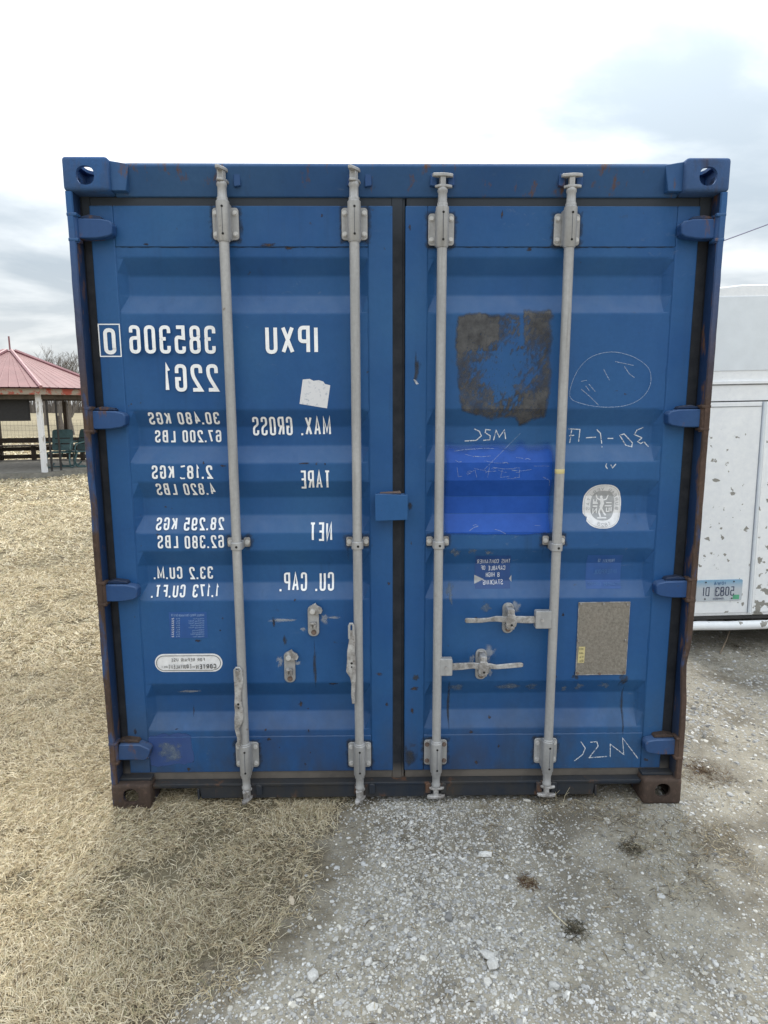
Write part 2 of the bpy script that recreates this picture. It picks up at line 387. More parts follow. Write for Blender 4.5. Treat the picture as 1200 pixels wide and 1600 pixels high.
# ------------------------------------------------------------------ shipping container
HW, HT, LEN = 1.219, 2.591, 6.058
D, DP = 0.070, 0.036                    # door plane, depth of the pressed pockets
BAR_Y = 0.020
POCKETS = [(2.258, 2.195, 2.123, 2.051), (1.685, 1.616, 1.541, 1.472), (1.400, 1.330, 1.258, 1.187), (1.115, 1.046, 0.972, 0.903), (0.539, 0.470, 0.396, 0.323)]
ZB = sorted(z for p in POCKETS for z in p)
DOORS = [dict(x0=-1.158, xs0=-1.070, xs1=-0.114, x1=-0.020), dict(x0=0.028, xs0=0.113, xs1=1.062, x1=1.148)]
DZ0, DZ1, RZ0, RZ1 = 0.132, 2.442, 0.296, 2.295
END = 0.032
def depth(x, z):                        # depth of the door skin at a place on it
    for a, b, c, d in POCKETS:
        if d < z < a:
            k = (a - z) / (a - b) if z > b else (1.0 if z >= c else (z - d) / (c - d))
            dr = DOORS[0] if x < 0 else DOORS[1]
            e = min(max((x - dr['xs0']) / END, 0), max((dr['xs1'] - x) / END, 0), 1.0)
            return D + DP * min(k, e)
    return D
def surf(x, z):                         # stiles and rails stand a little proud of the pressed panel
    dr = DOORS[0] if x < 0 else DOORS[1]
    if x < dr['xs0'] or x > dr['xs1']: return D - 0.004
    if z < RZ0 or z > RZ1: return D - 0.003
    return depth(x, z)
def wd(u, v):                           # photo measurement -> point on the door skin
    Y = D
    for _ in range(6):
        p = wp(u, v, Y); Y = depth(p.x, p.z)
    return p

container = thing('shipping_container', 'weathered blue steel shipping container with closed double doors and mirrored white lettering', 'container')

# corner castings: hollow cast blocks with oval holes
def cut_mesh(base, cutters):
    bo = bpy.data.objects.new('tmp', base); COL.objects.link(bo); cs = []
    for c in cutters:
        co = bpy.data.objects.new('tmpc', c); COL.objects.link(co); cs.append(co)
        md = bo.modifiers.new('b', 'BOOLEAN'); md.operation = 'DIFFERENCE'; md.object = co; md.solver = 'EXACT'
    dg = bpy.context.evaluated_depsgraph_get(); dg.update()
    me = bpy.data.meshes.new_from_object(bo.evaluated_get(dg))
    for o in cs + [bo]: bpy.data.objects.remove(o)
    return me
def raw(mb, bevel=0.0, seg=3):
    me = bpy.data.meshes.new('raw'); me.from_pydata(mb.v, [], mb.f)
    bm = bmesh.new(); bm.from_mesh(me); bmesh.ops.recalc_face_normals(bm, faces=bm.faces)
    if bevel: bmesh.ops.bevel(bm, geom=bm.edges[:], offset=bevel, segments=seg, affect='EDGES', profile=0.5)
    bm.to_mesh(me); bm.free(); return me
# top left, local: x from outer side inwards 0..0.166, y 0..0.178, z down from 0 to -0.118
cb = raw(MB().box(0, 0.166, 0, 0.178, -0.118, 0), 0.013)
inner = raw(MB().box(0.016, 0.150, 0.016, 0.165, -0.100, -0.012))
front = raw(MB().prism(round_rect(0.050, 0.116, -0.098, -0.033, 0.029, 6), -0.05, 0.06, 'y'))
side = raw(MB().prism([(p, q_) for p, q_ in round_rect(0.050, 0.128, -0.096, -0.040, 0.026, 6)], -0.05, 0.06, 'x'))
top = raw(MB().prism(round_rect(0.034, 0.132, 0.024, 0.162, 0.034, 6), -0.06, 0.05, 'z'))
cast = cut_mesh(cb, [inner, front, side, top])
for sx in (-1, 1):
    for zt in (1, 0):
        for yb in (0, 1):
            me = cast.copy()
            for v in me.vertices:
                x, y, z = v.co
                v.co = (sx * (HW - x), (LEN - y) if yb else y, (HT + z) if zt else -z)
            bm = bmesh.new(); bm.from_mesh(me); bmesh.ops.recalc_face_normals(bm, faces=bm.faces); bm.to_mesh(me); bm.free()
            ob = link('corner_casting', me, M['casting'] if not zt else M['casting_top'], container, smooth=True)

# posts: flange plate with rusty front edge, channel behind the hinges
def post(sx):
    zs = [0.118 + (2.473 - 0.118) * i / 60 for i in range(61)]
    m = MB(); rings = []
    for z in zs:
        o = 0.0010 * math.sin(z * 9 + sx) * (0.5 + 0.5 * math.sin(z * 3.1)) + random.uniform(-0.0007, 0.0007)
        if sx > 0: o += 0.012 * math.exp(-((z - 0.64) / (0.055 if z > 0.64 else 0.16)) ** 2)        # dent in the flange
        else: o += 0.003 * math.exp(-((z - 1.3) / 0.10) ** 2)
        xa, xb = HW - o - 0.002, HW - 0.029 - o * 0.9
        ya = 0.004 + 0.4 * abs(o)
        rings.append([(sx * xa, ya + 0.006, z), (sx * (xa - 0.004), ya, z), (sx * (xb + 0.004), ya, z), (sx * xb, ya + 0.006, z), (sx * (HW - 0.027), 0.083, z), (sx * 1.085, 0.083, z), (sx * 1.085, 0.115, z), (sx * (HW - 0.002), 0.115, z)])
    n = 8; vs_ = [p for r in rings for p in r]; fs = []
    for j in range(len(rings) - 1):
        for i in range(n): fs.append((j*n+i, j*n+(i+1) % n, (j+1)*n+(i+1) % n, (j+1)*n+i))
    fs += [tuple(range(n)), tuple(range((len(rings)-1)*n, len(rings)*n))]
    m.add(vs_, fs)
    ob = m.build('corner_post', [M['blue_post_shade'], M['rust']], container, smooth=True)
    for p in ob.data.polygons:
        c = p.center
        if abs(c.x) > HW - 0.07 and c.y < 0.012: p.material_index = 1
        if abs(p.normal.x) > 0.7 and abs(c.x) > HW - 0.012: p.material_index = 1
    return ob
for sx in (-1, 1): post(sx)
for sx in (-1, 1):
    MB().box(*sorted((sx * 1.214, sx * 1.10)), LEN - 0.16, LEN - 0.01, 0.118, 2.473).build('corner_post', M['blue_frame'], container)

# header and sill
m = MB(); m.prism([(0.030, 2.578), (0.024, 2.566), (0.056, 2.484), (0.062, 2.470), (0.115, 2.470), (0.115, 2.578)], -1.053, 1.053, 'x')
header = m.build('door_header', M['blue_frame'], container, bevel=0.004)
for sx in (-1, 1):                      # sloped gussets between header and castings
    m = MB(); m.prism([(sx * 1.0545, 2.480), (sx * 1.0545, 2.583), (sx * 1.030, 2.5795), (sx * 0.985, 2.572), (sx * 1.0, 2.48)], 0.0225, 0.060, 'y'); m.build('gusset', M['blue_frame'], header, bevel=0.003)
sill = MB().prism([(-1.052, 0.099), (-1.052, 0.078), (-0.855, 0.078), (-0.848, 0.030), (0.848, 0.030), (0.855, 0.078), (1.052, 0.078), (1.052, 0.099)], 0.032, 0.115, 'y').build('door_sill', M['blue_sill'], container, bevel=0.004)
MB().box(-1.052, 1.052, 0.026, 0.0315, 0.090, 0.1015).build('sill_lip', M['blue_sill'], sill, bevel=0.002)
for sx in (-1, 1):                      # fork pocket lips, and ledge behind the bottom castings
    MB().box(*sorted((sx * 0.862, sx * 0.853)), 0.026, 0.115, 0.030, 0.0775).build('pocket_lip', M['blue_sill'], sill, bevel=0.002)
    MB().box(*sorted((sx * 1.190, sx * 1.055)), 0.030, 0.10, 0.1185, 0.130).build('ledge', M['blue_sill'], sill, bevel=0.002)

# sides, roof, floor and rear wall (corrugated)
def corrugated(n, w):
    pts = []; pitch = w / n
    for i in range(n):
        a = i * pitch; pts += [(a, 0), (a + pitch * 0.26, 0), (a + pitch * 0.5, 1), (a + pitch * 0.76, 1)]
    pts.append((w, 0)); return pts
for sx in (-1, 1):
    prof = corrugated(22, LEN - 0.34); vs_ = []
    for a, d in prof:
        x = sx * (HW - 0.014 - 0.036 * d); vs_ += [(x, 0.17 + a, 0.16), (x, 0.17 + a, 2.54)]
    MB().add(vs_, [(2*i, 2*i+2, 2*i+3, 2*i+1) for i in range(len(prof) - 1)]).build('side_wall', M['blue'], container, fix=False)
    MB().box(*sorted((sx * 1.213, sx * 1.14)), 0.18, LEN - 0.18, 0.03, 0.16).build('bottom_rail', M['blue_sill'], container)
    MB().box(*sorted((sx * 1.213, sx * 1.15)), 0.18, LEN - 0.18, 2.54, 2.58).build('top_rail', M['blue_frame'], container)
prof = corrugated(26, LEN - 0.30); vs_ = []
for a, d in prof: vs_ += [(-1.15, 0.13 + a, 2.574 - 0.018 * d), (1.15, 0.13 + a, 2.574 - 0.018 * d)]
MB().add(vs_, [(2*i, 2*i+1, 2*i+3, 2*i+2) for i in range(len(prof) - 1)]).build('roof', M['blue'], container, fix=False)
prof = corrugated(8, 2.2); vs_ = []
for a, d in prof: vs_ += [(-1.1 + a, LEN - 0.02 - 0.04 * d, 0.03), (-1.1 + a, LEN - 0.02 - 0.04 * d, 2.57)]
MB().add(vs_, [(2*i, 2*i+2, 2*i+3, 2*i+1) for i in range(len(prof) - 1)]).build('rear_wall', M['blue'], container, fix=False)
MB().box(-1.13, 1.13, 0.13, LEN - 0.05, 0.13, 0.158).build('floor', M['rust'], container)

# doors
doors = []
for k, dr in enumerate(DOORS):
    xs = [dr['xs0'], dr['xs0'] + END, (dr['xs0'] + dr['xs1']) / 2, dr['xs1'] - END, dr['xs1']]
    zs = [RZ0] + ZB + [RZ1]
    def node(x, z):
        inn = any(b_ >= z - 1e-6 and z + 1e-6 >= c_ for a_, b_, c_, d_ in POCKETS) and dr['xs0'] + 1e-6 < x < dr['xs1'] - 1e-6
        return D + DP if inn else D
    vs_ = [(x, node(x, z), z) for z in zs for x in xs]; n = len(xs)
    fs = [(j*n+i, j*n+i+1, (j+1)*n+i+1, (j+1)*n+i) for j in range(len(zs)-1) for i in range(n-1)]
    door = MB().add(vs_, fs).build('door', M['blue'], container, fix=False)
    bv = door.modifiers.new('bevel', 'BEVEL'); bv.width = 0.005; bv.segments = 2; bv.limit_method = 'ANGLE'; bv.angle_limit = R(8)
    tag(door, ['blue door with white mirrored weights and serial number', 'blue door with dark glue patch, seal and data plate'][k])
    doors.append(door)
    for a, b_ in ((dr['x0'], dr['xs0']), (dr['xs1'], dr['x1'])):
        MB().box(a, b_, D - 0.004, D + 0.045, DZ0, DZ1).build('stile', M['blue'], door, bevel=0.004)
    MB().box(dr['xs0'] + 0.0005, dr['xs1'] - 0.0005, D - 0.003, D + 0.045, DZ0 + 0.0005, RZ0).build('rail', M['blue'], door, bevel=0.0025)
    MB().box(dr['xs0'] + 0.0005, dr['xs1'] - 0.0005, D - 0.003, D + 0.045, RZ1, DZ1 - 0.0005).build('rail', M['blue'], door, bevel=0.0025)
    # weld beads along the seams, uneven
    for (ax, az), (bx, bz) in (((dr['xs0'], RZ1), (dr['xs1'], RZ1)), ((dr['xs0'], RZ0), (dr['xs1'], RZ0)), ((dr['xs0'], RZ0), (dr['xs0'], RZ1)), ((dr['xs1'], RZ0), (dr['xs1'], RZ1))):
        path = []; N = 70
        for i in range(N + 1):
            t = i / N; x = ax + (bx - ax) * t; z = az + (bz - az) * t
            path.append((x + random.uniform(-0.0012, 0.0012), D - 0.0005, z + random.uniform(-0.0012, 0.0012)))
        MB().tube(path, [random.uniform(0.0008, 0.0030) for _ in path], 5).build('weld_seam', M['seam_dark'] if az == RZ1 and bz == RZ1 else M['blue'], door)
    # rubber gasket: double lipped frame round the door
    gl, gr = (-1.196, 0.0275) if k == 0 else (0.0277, 1.196)
    gz0, gz1 = 0.088, 2.482
    m = MB(); x0, x1 = dr['x0'] + 0.004, dr['x1'] - 0.004
    for lift, ins in ((0.0, 0.0), (-0.006, 0.010)):
        y0 = D + 0.004 + lift
        m.box(gl + ins, x0, y0, D + 0.03 + lift, gz0, gz1) if k == 0 else None
        m.box(x1, gr - ins, y0, D + 0.03 + lift, gz0, gz1)
        m.box(x0, x1, y0 + 0.0007, D + 0.03 + lift, DZ1 - 0.006, gz1 - ins)
        m.box(x0, x1, y0 + 0.0007, D + 0.03 + lift, gz0 + ins, DZ0 + 0.006)
    m.build('gasket', M['rubber'], door, bevel=0.003)

# hinges: post lug with pin, tapered blade welded to the door
for k, sx in ((0, -1), (1, 1)):
    for j, zc in enumerate((2.350, 1.648, 0.953, 0.256)):
        h = 0.036
        pts = [(sx * 1.188, zc - h * 1.02), (sx * 1.120, zc - h), (sx * 1.075, zc - h * 0.80), (sx * 1.060, zc - h * 0.55), (sx * 1.057, zc + h * 0.35), (sx * 1.066, zc + h * 0.72), (sx * 1.100, zc + h * 0.92), (sx * 1.188, zc + h * 0.96)]
        if sx < 0 and j == 3: pts = [(p + 0.008 * (zz > zc), zz - 0.01 * (abs(p) < 1.1)) for p, zz in pts]
        hb = MB().prism(pts, 0.020, 0.066, 'y').build('hinge', M['blue_hinge'], container, bevel=0.0045, seg=2)
        MB().prism([(sx * 1.186, zc + h * 1.0), (sx * 1.098, zc + h * 0.96), (sx * 1.105, zc + h * 1.25), (sx * 1.150, zc + h * 1.42), (sx * 1.186, zc + h * 1.2)], 0.034, 0.078, 'y').build('hinge_pad', M['casting'] if j == 3 else M['blue_post_shade'], hb, bevel=0.003)
        MB().cyl((sx * 1.1965, 0.022, zc - h * 1.5), (sx * 1.1965, 0.022, zc + h * 1.45), 0.0145, 14).build('hinge_pin', M['rust'] if j else M['blue_hinge'], hb, smooth=True)
        for s2 in (-1, 1):
            MB().box(*sorted((sx * 1.2165, sx * 1.180)), 0.0035, 0.05, zc + s2 * h * 1.22 - 0.006, zc + s2 * h * 1.22 + 0.006).build('hinge_lug', M['rust'] if j else M['blue_frame'], hb, bevel=0.003)

# ---- locking bars
HEX = {}
def bolt(parent, x, y, z, r=0.0075, hgt=0.008, mat='bolt', s=1):
    key = (r, hgt, mat)
    if key not in HEX:
        mb = MB().cyl((0, 0, 0), (0, -0.002, 0), r * 1.35, 14); mb.cyl((0, -0.002, 0), (0, -hgt, 0), r, 6)
        me = bpy.data.meshes.new('bolt'); me.from_pydata(mb.v, [], mb.f); me.materials.append(M[mat]); HEX[key] = me
    o = bpy.data.objects.new('bolt', HEX[key]); COL.objects.link(o); o.location = (x, y, z); o.rotation_euler = (0, random.uniform(0, 1), 0)
    o.parent = parent; return o
def dot(parent, x, y, z, r):
    MB().cyl((x, y - 0.0008, z), (x, y + 0.006, z), r, 10).build('drain_hole', M['hole'], parent)
def bracket(bar, x, z0, z1, rusty=False, tilt=0):
    zc = (z0 + z1) / 2
    MB().prism(round_rect(x - 0.049, x + 0.049, z0, z1, 0.012, 4), D - 0.0125, D - 0.0045, 'y').build('bracket_plate', M['galv'], bar, bevel=0.002)
    s = MB(); s.lathe(x, BAR_Y, [(0.0205, z0 - 0.016), (0.0245, z0 - 0.010), (0.0245, z1 + 0.010), (0.0205, z1 + 0.014)], 24)
    s.box(x - 0.0238, x + 0.0238, BAR_Y, D - 0.0126, z0 - 0.004, z1 + 0.004)
    s.build('bracket_sleeve', M['galv'], bar, smooth=True)
    for sx in (-1, 1):
        for zz in (z0 + 0.020, z1 - 0.020): bolt(bar, x + sx * 0.0365, D - 0.0125, zz, mat='bolt_rust' if rusty else 'bolt')
    for zz in (z0 + 0.008, z1 - 0.012): dot(bar, x + 0.002, BAR_Y - 0.0246, zz, 0.0045)
    MB().box(x + 0.0008, x + 0.0022, BAR_Y - 0.02485, BAR_Y - 0.020, z0 + 0.01, z1 - 0.014).build('sleeve_seam', M['seam_dark'], bar)
def mid_clamp(bar, x, z, sag=0.0):
    for a, b_ in ((x - 0.046, x - 0.021), (x + 0.021, x + 0.046)):
        MB().prism(round_rect(a, b_, z - 0.019, z + 0.019, 0.006, 3), D - 0.009, D - 0.0005, 'y').build('clamp_plate', M['galv_worn'], bar, bevel=0.0015)
    s = MB(); arc = []
    for i in range(13):
        t = math.pi * i / 12; arc.append((x - 0.0235 * math.cos(t), BAR_Y - 0.0225 * math.sin(t)))
    arc = [(x - 0.0235, D - 0.004)] + arc + [(x + 0.0235, D - 0.004)]
    s.prism(arc, z - 0.022 - sag, z + 0.010 - sag, 'z'); s.build('clamp_strap', M['galv'], bar, bevel=0.003)
    for sx in (-1, 1): bolt(bar, x + sx * 0.034, D - 0.009, z, 0.0075)
    dot(bar, x + 0.003, BAR_Y - 0.0226, z - 0.007 - sag, 0.005)
def cam_head(bar, x, z0, up, ang, worn):
    # neck and claw of the locking cam; up = +1 at the header, -1 at the sill
    mt = M['galv_worn'] if worn else M['galv']
    s = MB(); pr = [(0.0200, 0.0), (0.0200, 0.010), (0.0170, 0.014), (0.0165, 0.046), (0.0195, 0.052), (0.0185, 0.060), (0.0150, 0.066)]
    pr = [(r, z0 + up * h) for r, h in pr]
    s.lathe(x, BAR_Y, pr if up > 0 else pr[::-1], 20); s.build('cam_neck', M['galv'], bar, smooth=True)
    c = MB()
    def P(px, py): return (x + px * math.cos(ang) - py * math.sin(ang), BAR_Y + px * math.sin(ang) + py * math.cos(ang))
    web = [(-0.010, -0.013), (0.010, -0.013), (0.012, 0.012), (-0.012, 0.012)]
    za, zb = sorted((z0 + up * 0.060, z0 + up * 0.112)); c.prism([P(*p) for p in web], za, zb, 'z')
    h1 = [(-0.040, -0.002), (-0.036, -0.014), (-0.015, -0.016), (0.000, -0.018), (0.018, -0.016), (0.036, -0.010), (0.040, 0.002), (0.022, 0.006), (-0.022, 0.008)]
    h2 = [(-0.030, -0.002), (-0.014, -0.016), (0.014, -0.016), (0.034, -0.008), (0.036, 0.000), (0.018, 0.010), (-0.018, 0.010)]
    za, zb = sorted((z0 + up * 0.101, z0 + up * 0.113)); c.prism([P(*p) for p in h1], za, zb, 'z')
    za, zb = sorted((z0 + up * 0.064, z0 + up * 0.074)); c.prism([P(*p) for p in h2], za, zb, 'z')
    c.build('cam_head', mt, bar, bevel=0.0025)
def keeper(parent, x, z0, z1, y0, rusty):
    for sx in (-1, 1):
        m = MB(); m.prism([(x + sx * 0.020, z0), (x + sx * 0.046, z0 + 0.004), (x + sx * 0.044, z1 - 0.006), (x + sx * 0.030, z1), (x + sx * 0.020, z1 - 0.004)], y0, y0 + 0.045, 'y')
        m.build('cam_keeper', M['blue_sill'] if rusty else M['blue_hinge'], parent, bevel=0.003)
bars = []
for i, (x, zt, zb, op) in enumerate(((-0.648, 2.432, 0.160, 1.15), (-0.164, 2.432, 0.155, 1.0), (0.163, 2.412, 0.163, 0.05), (0.640, 2.412, 0.165, -0.12))):
    s = MB(); s.lathe(x, BAR_Y, [(0.0185, 0.135), (0.0185, 0.30), (0.0185, 2.28), (0.0185, 2.44)], 28)
    bar = s.build('locking_bar', M['galv'], container, smooth=True); bars.append(bar)
    tag(bar, ['outer locking bar of the lettered door with its handle hanging down', 'inner locking bar of the lettered door with its handle hanging down', 'inner locking bar of the patched door with lower handle closed', 'outer locking bar of the patched door with upper handle closed'][i])
    ring = MB()
    for zz in (zt - 0.126, zb + 0.128): ring.lathe(x, BAR_Y, [(0.0185, zz - 0.007), (0.0222, zz - 0.004), (0.0222, zz + 0.004), (0.0185, zz + 0.007)], 20)
    ring.build('collar', M['galv'], bar, smooth=True)
    bracket(bar, x, zt - 0.115, zt, rusty=False); bracket(bar, x, zb, zb + 0.115, rusty=(i == 2))
    mid_clamp(bar, x, 1.152, 0.012 if i == 3 else 0.0)
    cam_head(bar, x, zt + 0.013, 1, op, False); cam_head(bar, x, zb - 0.015, -1, op, True)
    keeper(header, x + (0.02 if i < 2 else 0), 2.498, 2.548, 0.030 if i >= 2 else 0.034, False); keeper(sill, x + (0.02 if i < 2 else 0), 0.050, 0.100, 0.018, True)

zz = wp(871, 737, 0.0).z
MB().lathe(0.640, BAR_Y, [(0.0186, zz - 0.009), (0.0190, zz - 0.008), (0.0190, zz + 0.008), (0.0186, zz + 0.009)], 24).build('tape_band', M['yellow_tag'], bars[3], smooth=True)
# ---- closed handles of the patched door, hanging handles of the other
def flat_bar(path, w, th, yc):           # path [(x, z, dy)], flat strip seen from the front
    m = MB(); L = len(path); vs_ = []
    for i, (x, z, dy, ww) in enumerate(path):
        a = path[max(i-1, 0)]; b_ = path[min(i+1, L-1)]
        t = Vector((b_[0] - a[0], b_[1] - a[1])).normalized(); n = Vector((-t.y, t.x)) * w * ww * 0.5
        y = yc + dy
        vs_ += [(x + n.x, y - th / 2, z + n.y), (x - n.x, y - th / 2, z - n.y), (x - n.x, y + th / 2, z - n.y), (x + n.x, y + th / 2, z + n.y)]
    fs = []
    for j in range(L - 1):
        for i in range(4): fs.append((4*j+i, 4*j+(i+1) % 4, 4*j+4+(i+1) % 4, 4*j+4+i))
    fs += [(0, 1, 2, 3), (4*L-4, 4*L-3, 4*L-2, 4*L-1)]
    m.add(vs_, fs); return m
def X(u, v, Y=BAR_Y): p = wp(u, v, Y); return p.x, p.z
# upper handle, from the outer bar inwards
def closed_handle(bar, hub_px, arm_px, ret_px, sgn):
    (xa, za), (xb, zb) = X(hub_px[0], hub_px[1], 0.0), X(hub_px[2], hub_px[3], 0.0)
    xa, xb = sorted((xa, xb)); zb, za = sorted((za, zb))
    MB().prism(round_rect(xa, xb, zb, za, 0.005, 3), BAR_Y - 0.016, BAR_Y + 0.016, 'y').build('handle_hub', M['galv'], bar, bevel=0.0025)
    hx = xa + (xb - xa) * (0.42 if sgn < 0 else 0.5)
    MB().cyl((hx, BAR_Y - 0.020, (za + zb) / 2), (hx, BAR_Y, (za + zb) / 2), 0.007, 14).build('hub_pin', M['galv_worn'], bar, smooth=True)
    path = []
    for u, v, dy, ww in arm_px:
        x, z = X(u, v, 0.012); path.append((x, z, dy, ww))
    flat_bar(path, 0.026, 0.010, BAR_Y - 0.002).build('handle', M['galv_worn'], bar, bevel=0.003)
    return path
closed_handle(bars[3], (838, 956, 862, 983), [(845, 969, 0, 1.15), (822, 969, 0, 1.15), (806, 968, -0.004, 1.1), (790, 968, -0.006, 1.0), (776, 967, -0.004, 0.9), (764, 969, 0.0, 0.65), (752, 970.5, 0.002, 0.75), (730, 970.5, 0.002, 0.80), (727, 970.5, 0.002, 0.55)], 0, -1)
closed_handle(bars[2], (688, 1031, 707, 1057), [(700, 1043, 0, 1.15), (722, 1042, 0, 1.15), (738, 1040, -0.004, 1.0), (752, 1041, -0.006, 1.0), (766, 1041, -0.004, 0.9), (776, 1043, 0, 0.75), (790, 1042, 0.002, 0.78), (814, 1040, 0.002, 0.80), (818, 1040, 0.002, 0.55)], 0, 1)
def hanging_handle(bar, pts, loop):
    path = [(*X(u - 3.5, v, -0.002), dy, ww) for u, v, dy, ww in pts]
    flat_bar(path, 0.043, 0.010, -0.006).build('handle', M['galv_worn'], bar, bevel=0.003)
    x, z = X(loop[0] - 2, loop[1], -0.006); w, h = loop[2:]
    m = MB()
    cs = [(x - w, z - h), (x - w, z + h * 0.7), (x - w * 0.5, z + h), (x + w * 0.5, z + h), (x + w, z + h * 0.7), (x + w, z - h * 0.6)]
    m.tube([(a, -0.008, c) for a, c in cs], 0.0050, 8); m.build('handle_hub', M['galv'], bar, smooth=True)
    bx, bz = X(pts[3][0] - 3.5, pts[3][1], -0.01); dot(bar, bx, -0.0132, bz, 0.0050); dot(bar, bx, -0.0132, bz - 0.016, 0.0035)
hanging_handle(bars[0], [(376, 1046, 0, 0.9), (377, 1062, 0, 0.9), (376, 1084, -0.002, 0.62), (376, 1100, -0.002, 0.72), (378, 1112, 0, 0.85), (377, 1124, 0, 0.85), (374, 1138, 0.002, 0.45), (377, 1152, 0.002, 0.36), (377, 1166, 0.002, 0.34)], (374, 1054, 0.013, 0.030))
hanging_handle(bars[1], [(553, 984, 0, 0.6), (554, 1000, 0, 0.62), (552, 1018, -0.002, 0.75), (553, 1036, -0.002, 0.9), (552, 1048, 0, 0.95), (555, 1056, 0, 0.6), (556, 1068, 0.002, 0.42), (555, 1084, 0.002, 0.36), (556, 1099, 0.002, 0.3)], (551, 986, 0.0085, 0.032))

# handle retainers bolted on the skin
def retainer(u, v0, v1, closed, door):
    p0, p1 = wd(u, v0), wd(u, v1); x = (p0.x + p1.x) / 2; za, zb = p0.z, p1.z; w = 0.0235
    r = MB().prism(round_rect(x - w, x + w, zb, za, 0.021, 5), D - 0.011, D - 0.0003, 'y').build('handle_retainer', M['galv'], container, bevel=0.003)
    tag(r, 'galvanised catch gripping a closed door handle' if closed else 'empty galvanised handle catch with its hook turned aside')
    bolt(r, x, D - 0.011, za - 0.020, 0.010, 0.012); bolt(r, x + 0.001, D - 0.011, zb + 0.018, 0.0085, 0.009, 'bolt_rust')
    zc = (za + zb) / 2
    if closed:
        m = MB(); m.prism([(x - 0.015, za - 0.030), (x + 0.016, za - 0.030), (x + 0.024, zc + 0.004), (x + 0.021, zc - 0.014), (x + 0.006, zc - 0.026), (x - 0.006, zc - 0.026), (x - 0.021, zc - 0.014), (x - 0.020, zc + 0.004)], -0.006, 0.003, 'y')
        m.prism([(x - 0.014, za - 0.034), (x + 0.015, za - 0.034), (x + 0.014, za - 0.010), (x - 0.013, za - 0.010)], 0.000, D - 0.010, 'y')
        m.prism([(x - 0.016, zc - 0.030), (x + 0.016, zc - 0.030), (x + 0.016, zc - 0.022), (x - 0.016, zc - 0.022)], 0.002, D - 0.010, 'y')
        m.build('catch', M['galv_worn'], r, bevel=0.003); dot(r, x + 0.002, -0.006, zc - 0.008, 0.005)
    else:
        # hook swung to the side, and the square keeper below it
        MB().prism([(x - 0.016, za - 0.004), (x - 0.002, za + 0.006), (x + 0.012, za + 0.014), (x + 0.016, za + 0.004), (x + 0.034, za - 0.006), (x + 0.040, za - 0.020), (x + 0.034, za - 0.034), (x + 0.024, za - 0.032), (x + 0.020, za - 0.042), (x + 0.008, za - 0.034), (x - 0.010, za - 0.036)], D - 0.024, D - 0.0115, 'y').build('catch', M['galv_worn'], r, bevel=0.003)
        m = MB(); m.box(x - 0.012, x + 0.013, D - 0.030, D - 0.0105, zc - 0.010, zc - 0.002); m.box(x + 0.003, x + 0.013, D - 0.030, D - 0.0105, zc - 0.030, zc - 0.0105); m.box(x - 0.012, x - 0.004, D - 0.022, D - 0.0105, zc - 0.030, zc - 0.0105)
        m.build('keeper', M['galv_worn'], r, bevel=0.0015)
        bolt(r, x - 0.002, D - 0.024, za - 0.022, 0.0085, 0.006)
retainer(793, 941, 988, True, 1); retainer(751, 1013, 1060, True, 1)
retainer(490, 945, 993, False, 0); retainer(453, 1017, 1065, False, 0)

# lock box in the middle
(xa, za), (xb, zb) = X(586, 772, 0.0), X(637, 814, 0.0)
lb = MB().prism([(xa, za), (xb, za - 0.004), (xb, zb + 0.004), (xa, zb)], 0.000, 0.009, 'y').build('lock_box', M['blue'], container, bevel=0.002)
MB().box(xa + 0.006, xa + 0.014, 0.0095, D - 0.005, zb + 0.008, za - 0.008).build('lock_box_web', M['blue'], lb)
MB().box(xa + 0.010, xb - 0.010, 0.0095, D - 0.005, za - 0.016, za - 0.006).build('lock_box_web', M['blue'], lb)
MB().prism([(xa + 0.02, za + 0.001), (xb - 0.03, za + 0.006), (xb - 0.025, za + 0.001)], 0.012, 0.05, 'y').build('torn_edge', M['bolt_rust'], lb)

# ------------------------------------------------------------------ flat print: conforms to the pressed skin
def conform(name, polys, mat, parent, eps=0.0012, fn=surf, step=0.00012):
    bm = bmesh.new()
    for k, poly in enumerate(polys):
        vs_ = [bm.verts.new((x, k * step, z)) for x, z in poly]
        try: bm.faces.new(vs_)
        except ValueError: pass
    if fn is surf:
        zsb = [z for z in ZB + [RZ0, RZ1]]
        zmin = min(v.co.z for v in bm.verts); zmax = max(v.co.z for v in bm.verts); xmin = min(v.co.x for v in bm.verts); xmax = max(v.co.x for v in bm.verts)
        for z in zsb:
            if zmin < z < zmax: bmesh.ops.bisect_plane(bm, geom=bm.verts[:] + bm.edges[:] + bm.faces[:], plane_co=(0, 0, z), plane_no=(0, 0, 1))
        for dr in DOORS:
            for x in (dr['xs0'] - 0.0001, dr['xs0'] + 0.0001, dr['xs0'] + END, dr['xs1'] - END, dr['xs1'] - 0.0001, dr['xs1'] + 0.0001):
                if xmin < x < xmax: bmesh.ops.bisect_plane(bm, geom=bm.verts[:] + bm.edges[:] + bm.faces[:], plane_co=(x, 0, 0), plane_no=(1, 0, 0))
    for v in bm.verts:
        v.co.y = fn(v.co.x, v.co.z) - eps - v.co.y
    bmesh.ops.recalc_face_normals(bm, faces=bm.faces)
    for f in bm.faces:
        if f.normal.y > 0: f.normal_flip()
    me = bpy.data.meshes.new(name); bm.to_mesh(me); bm.free()
    return link(name, me, mat, parent)

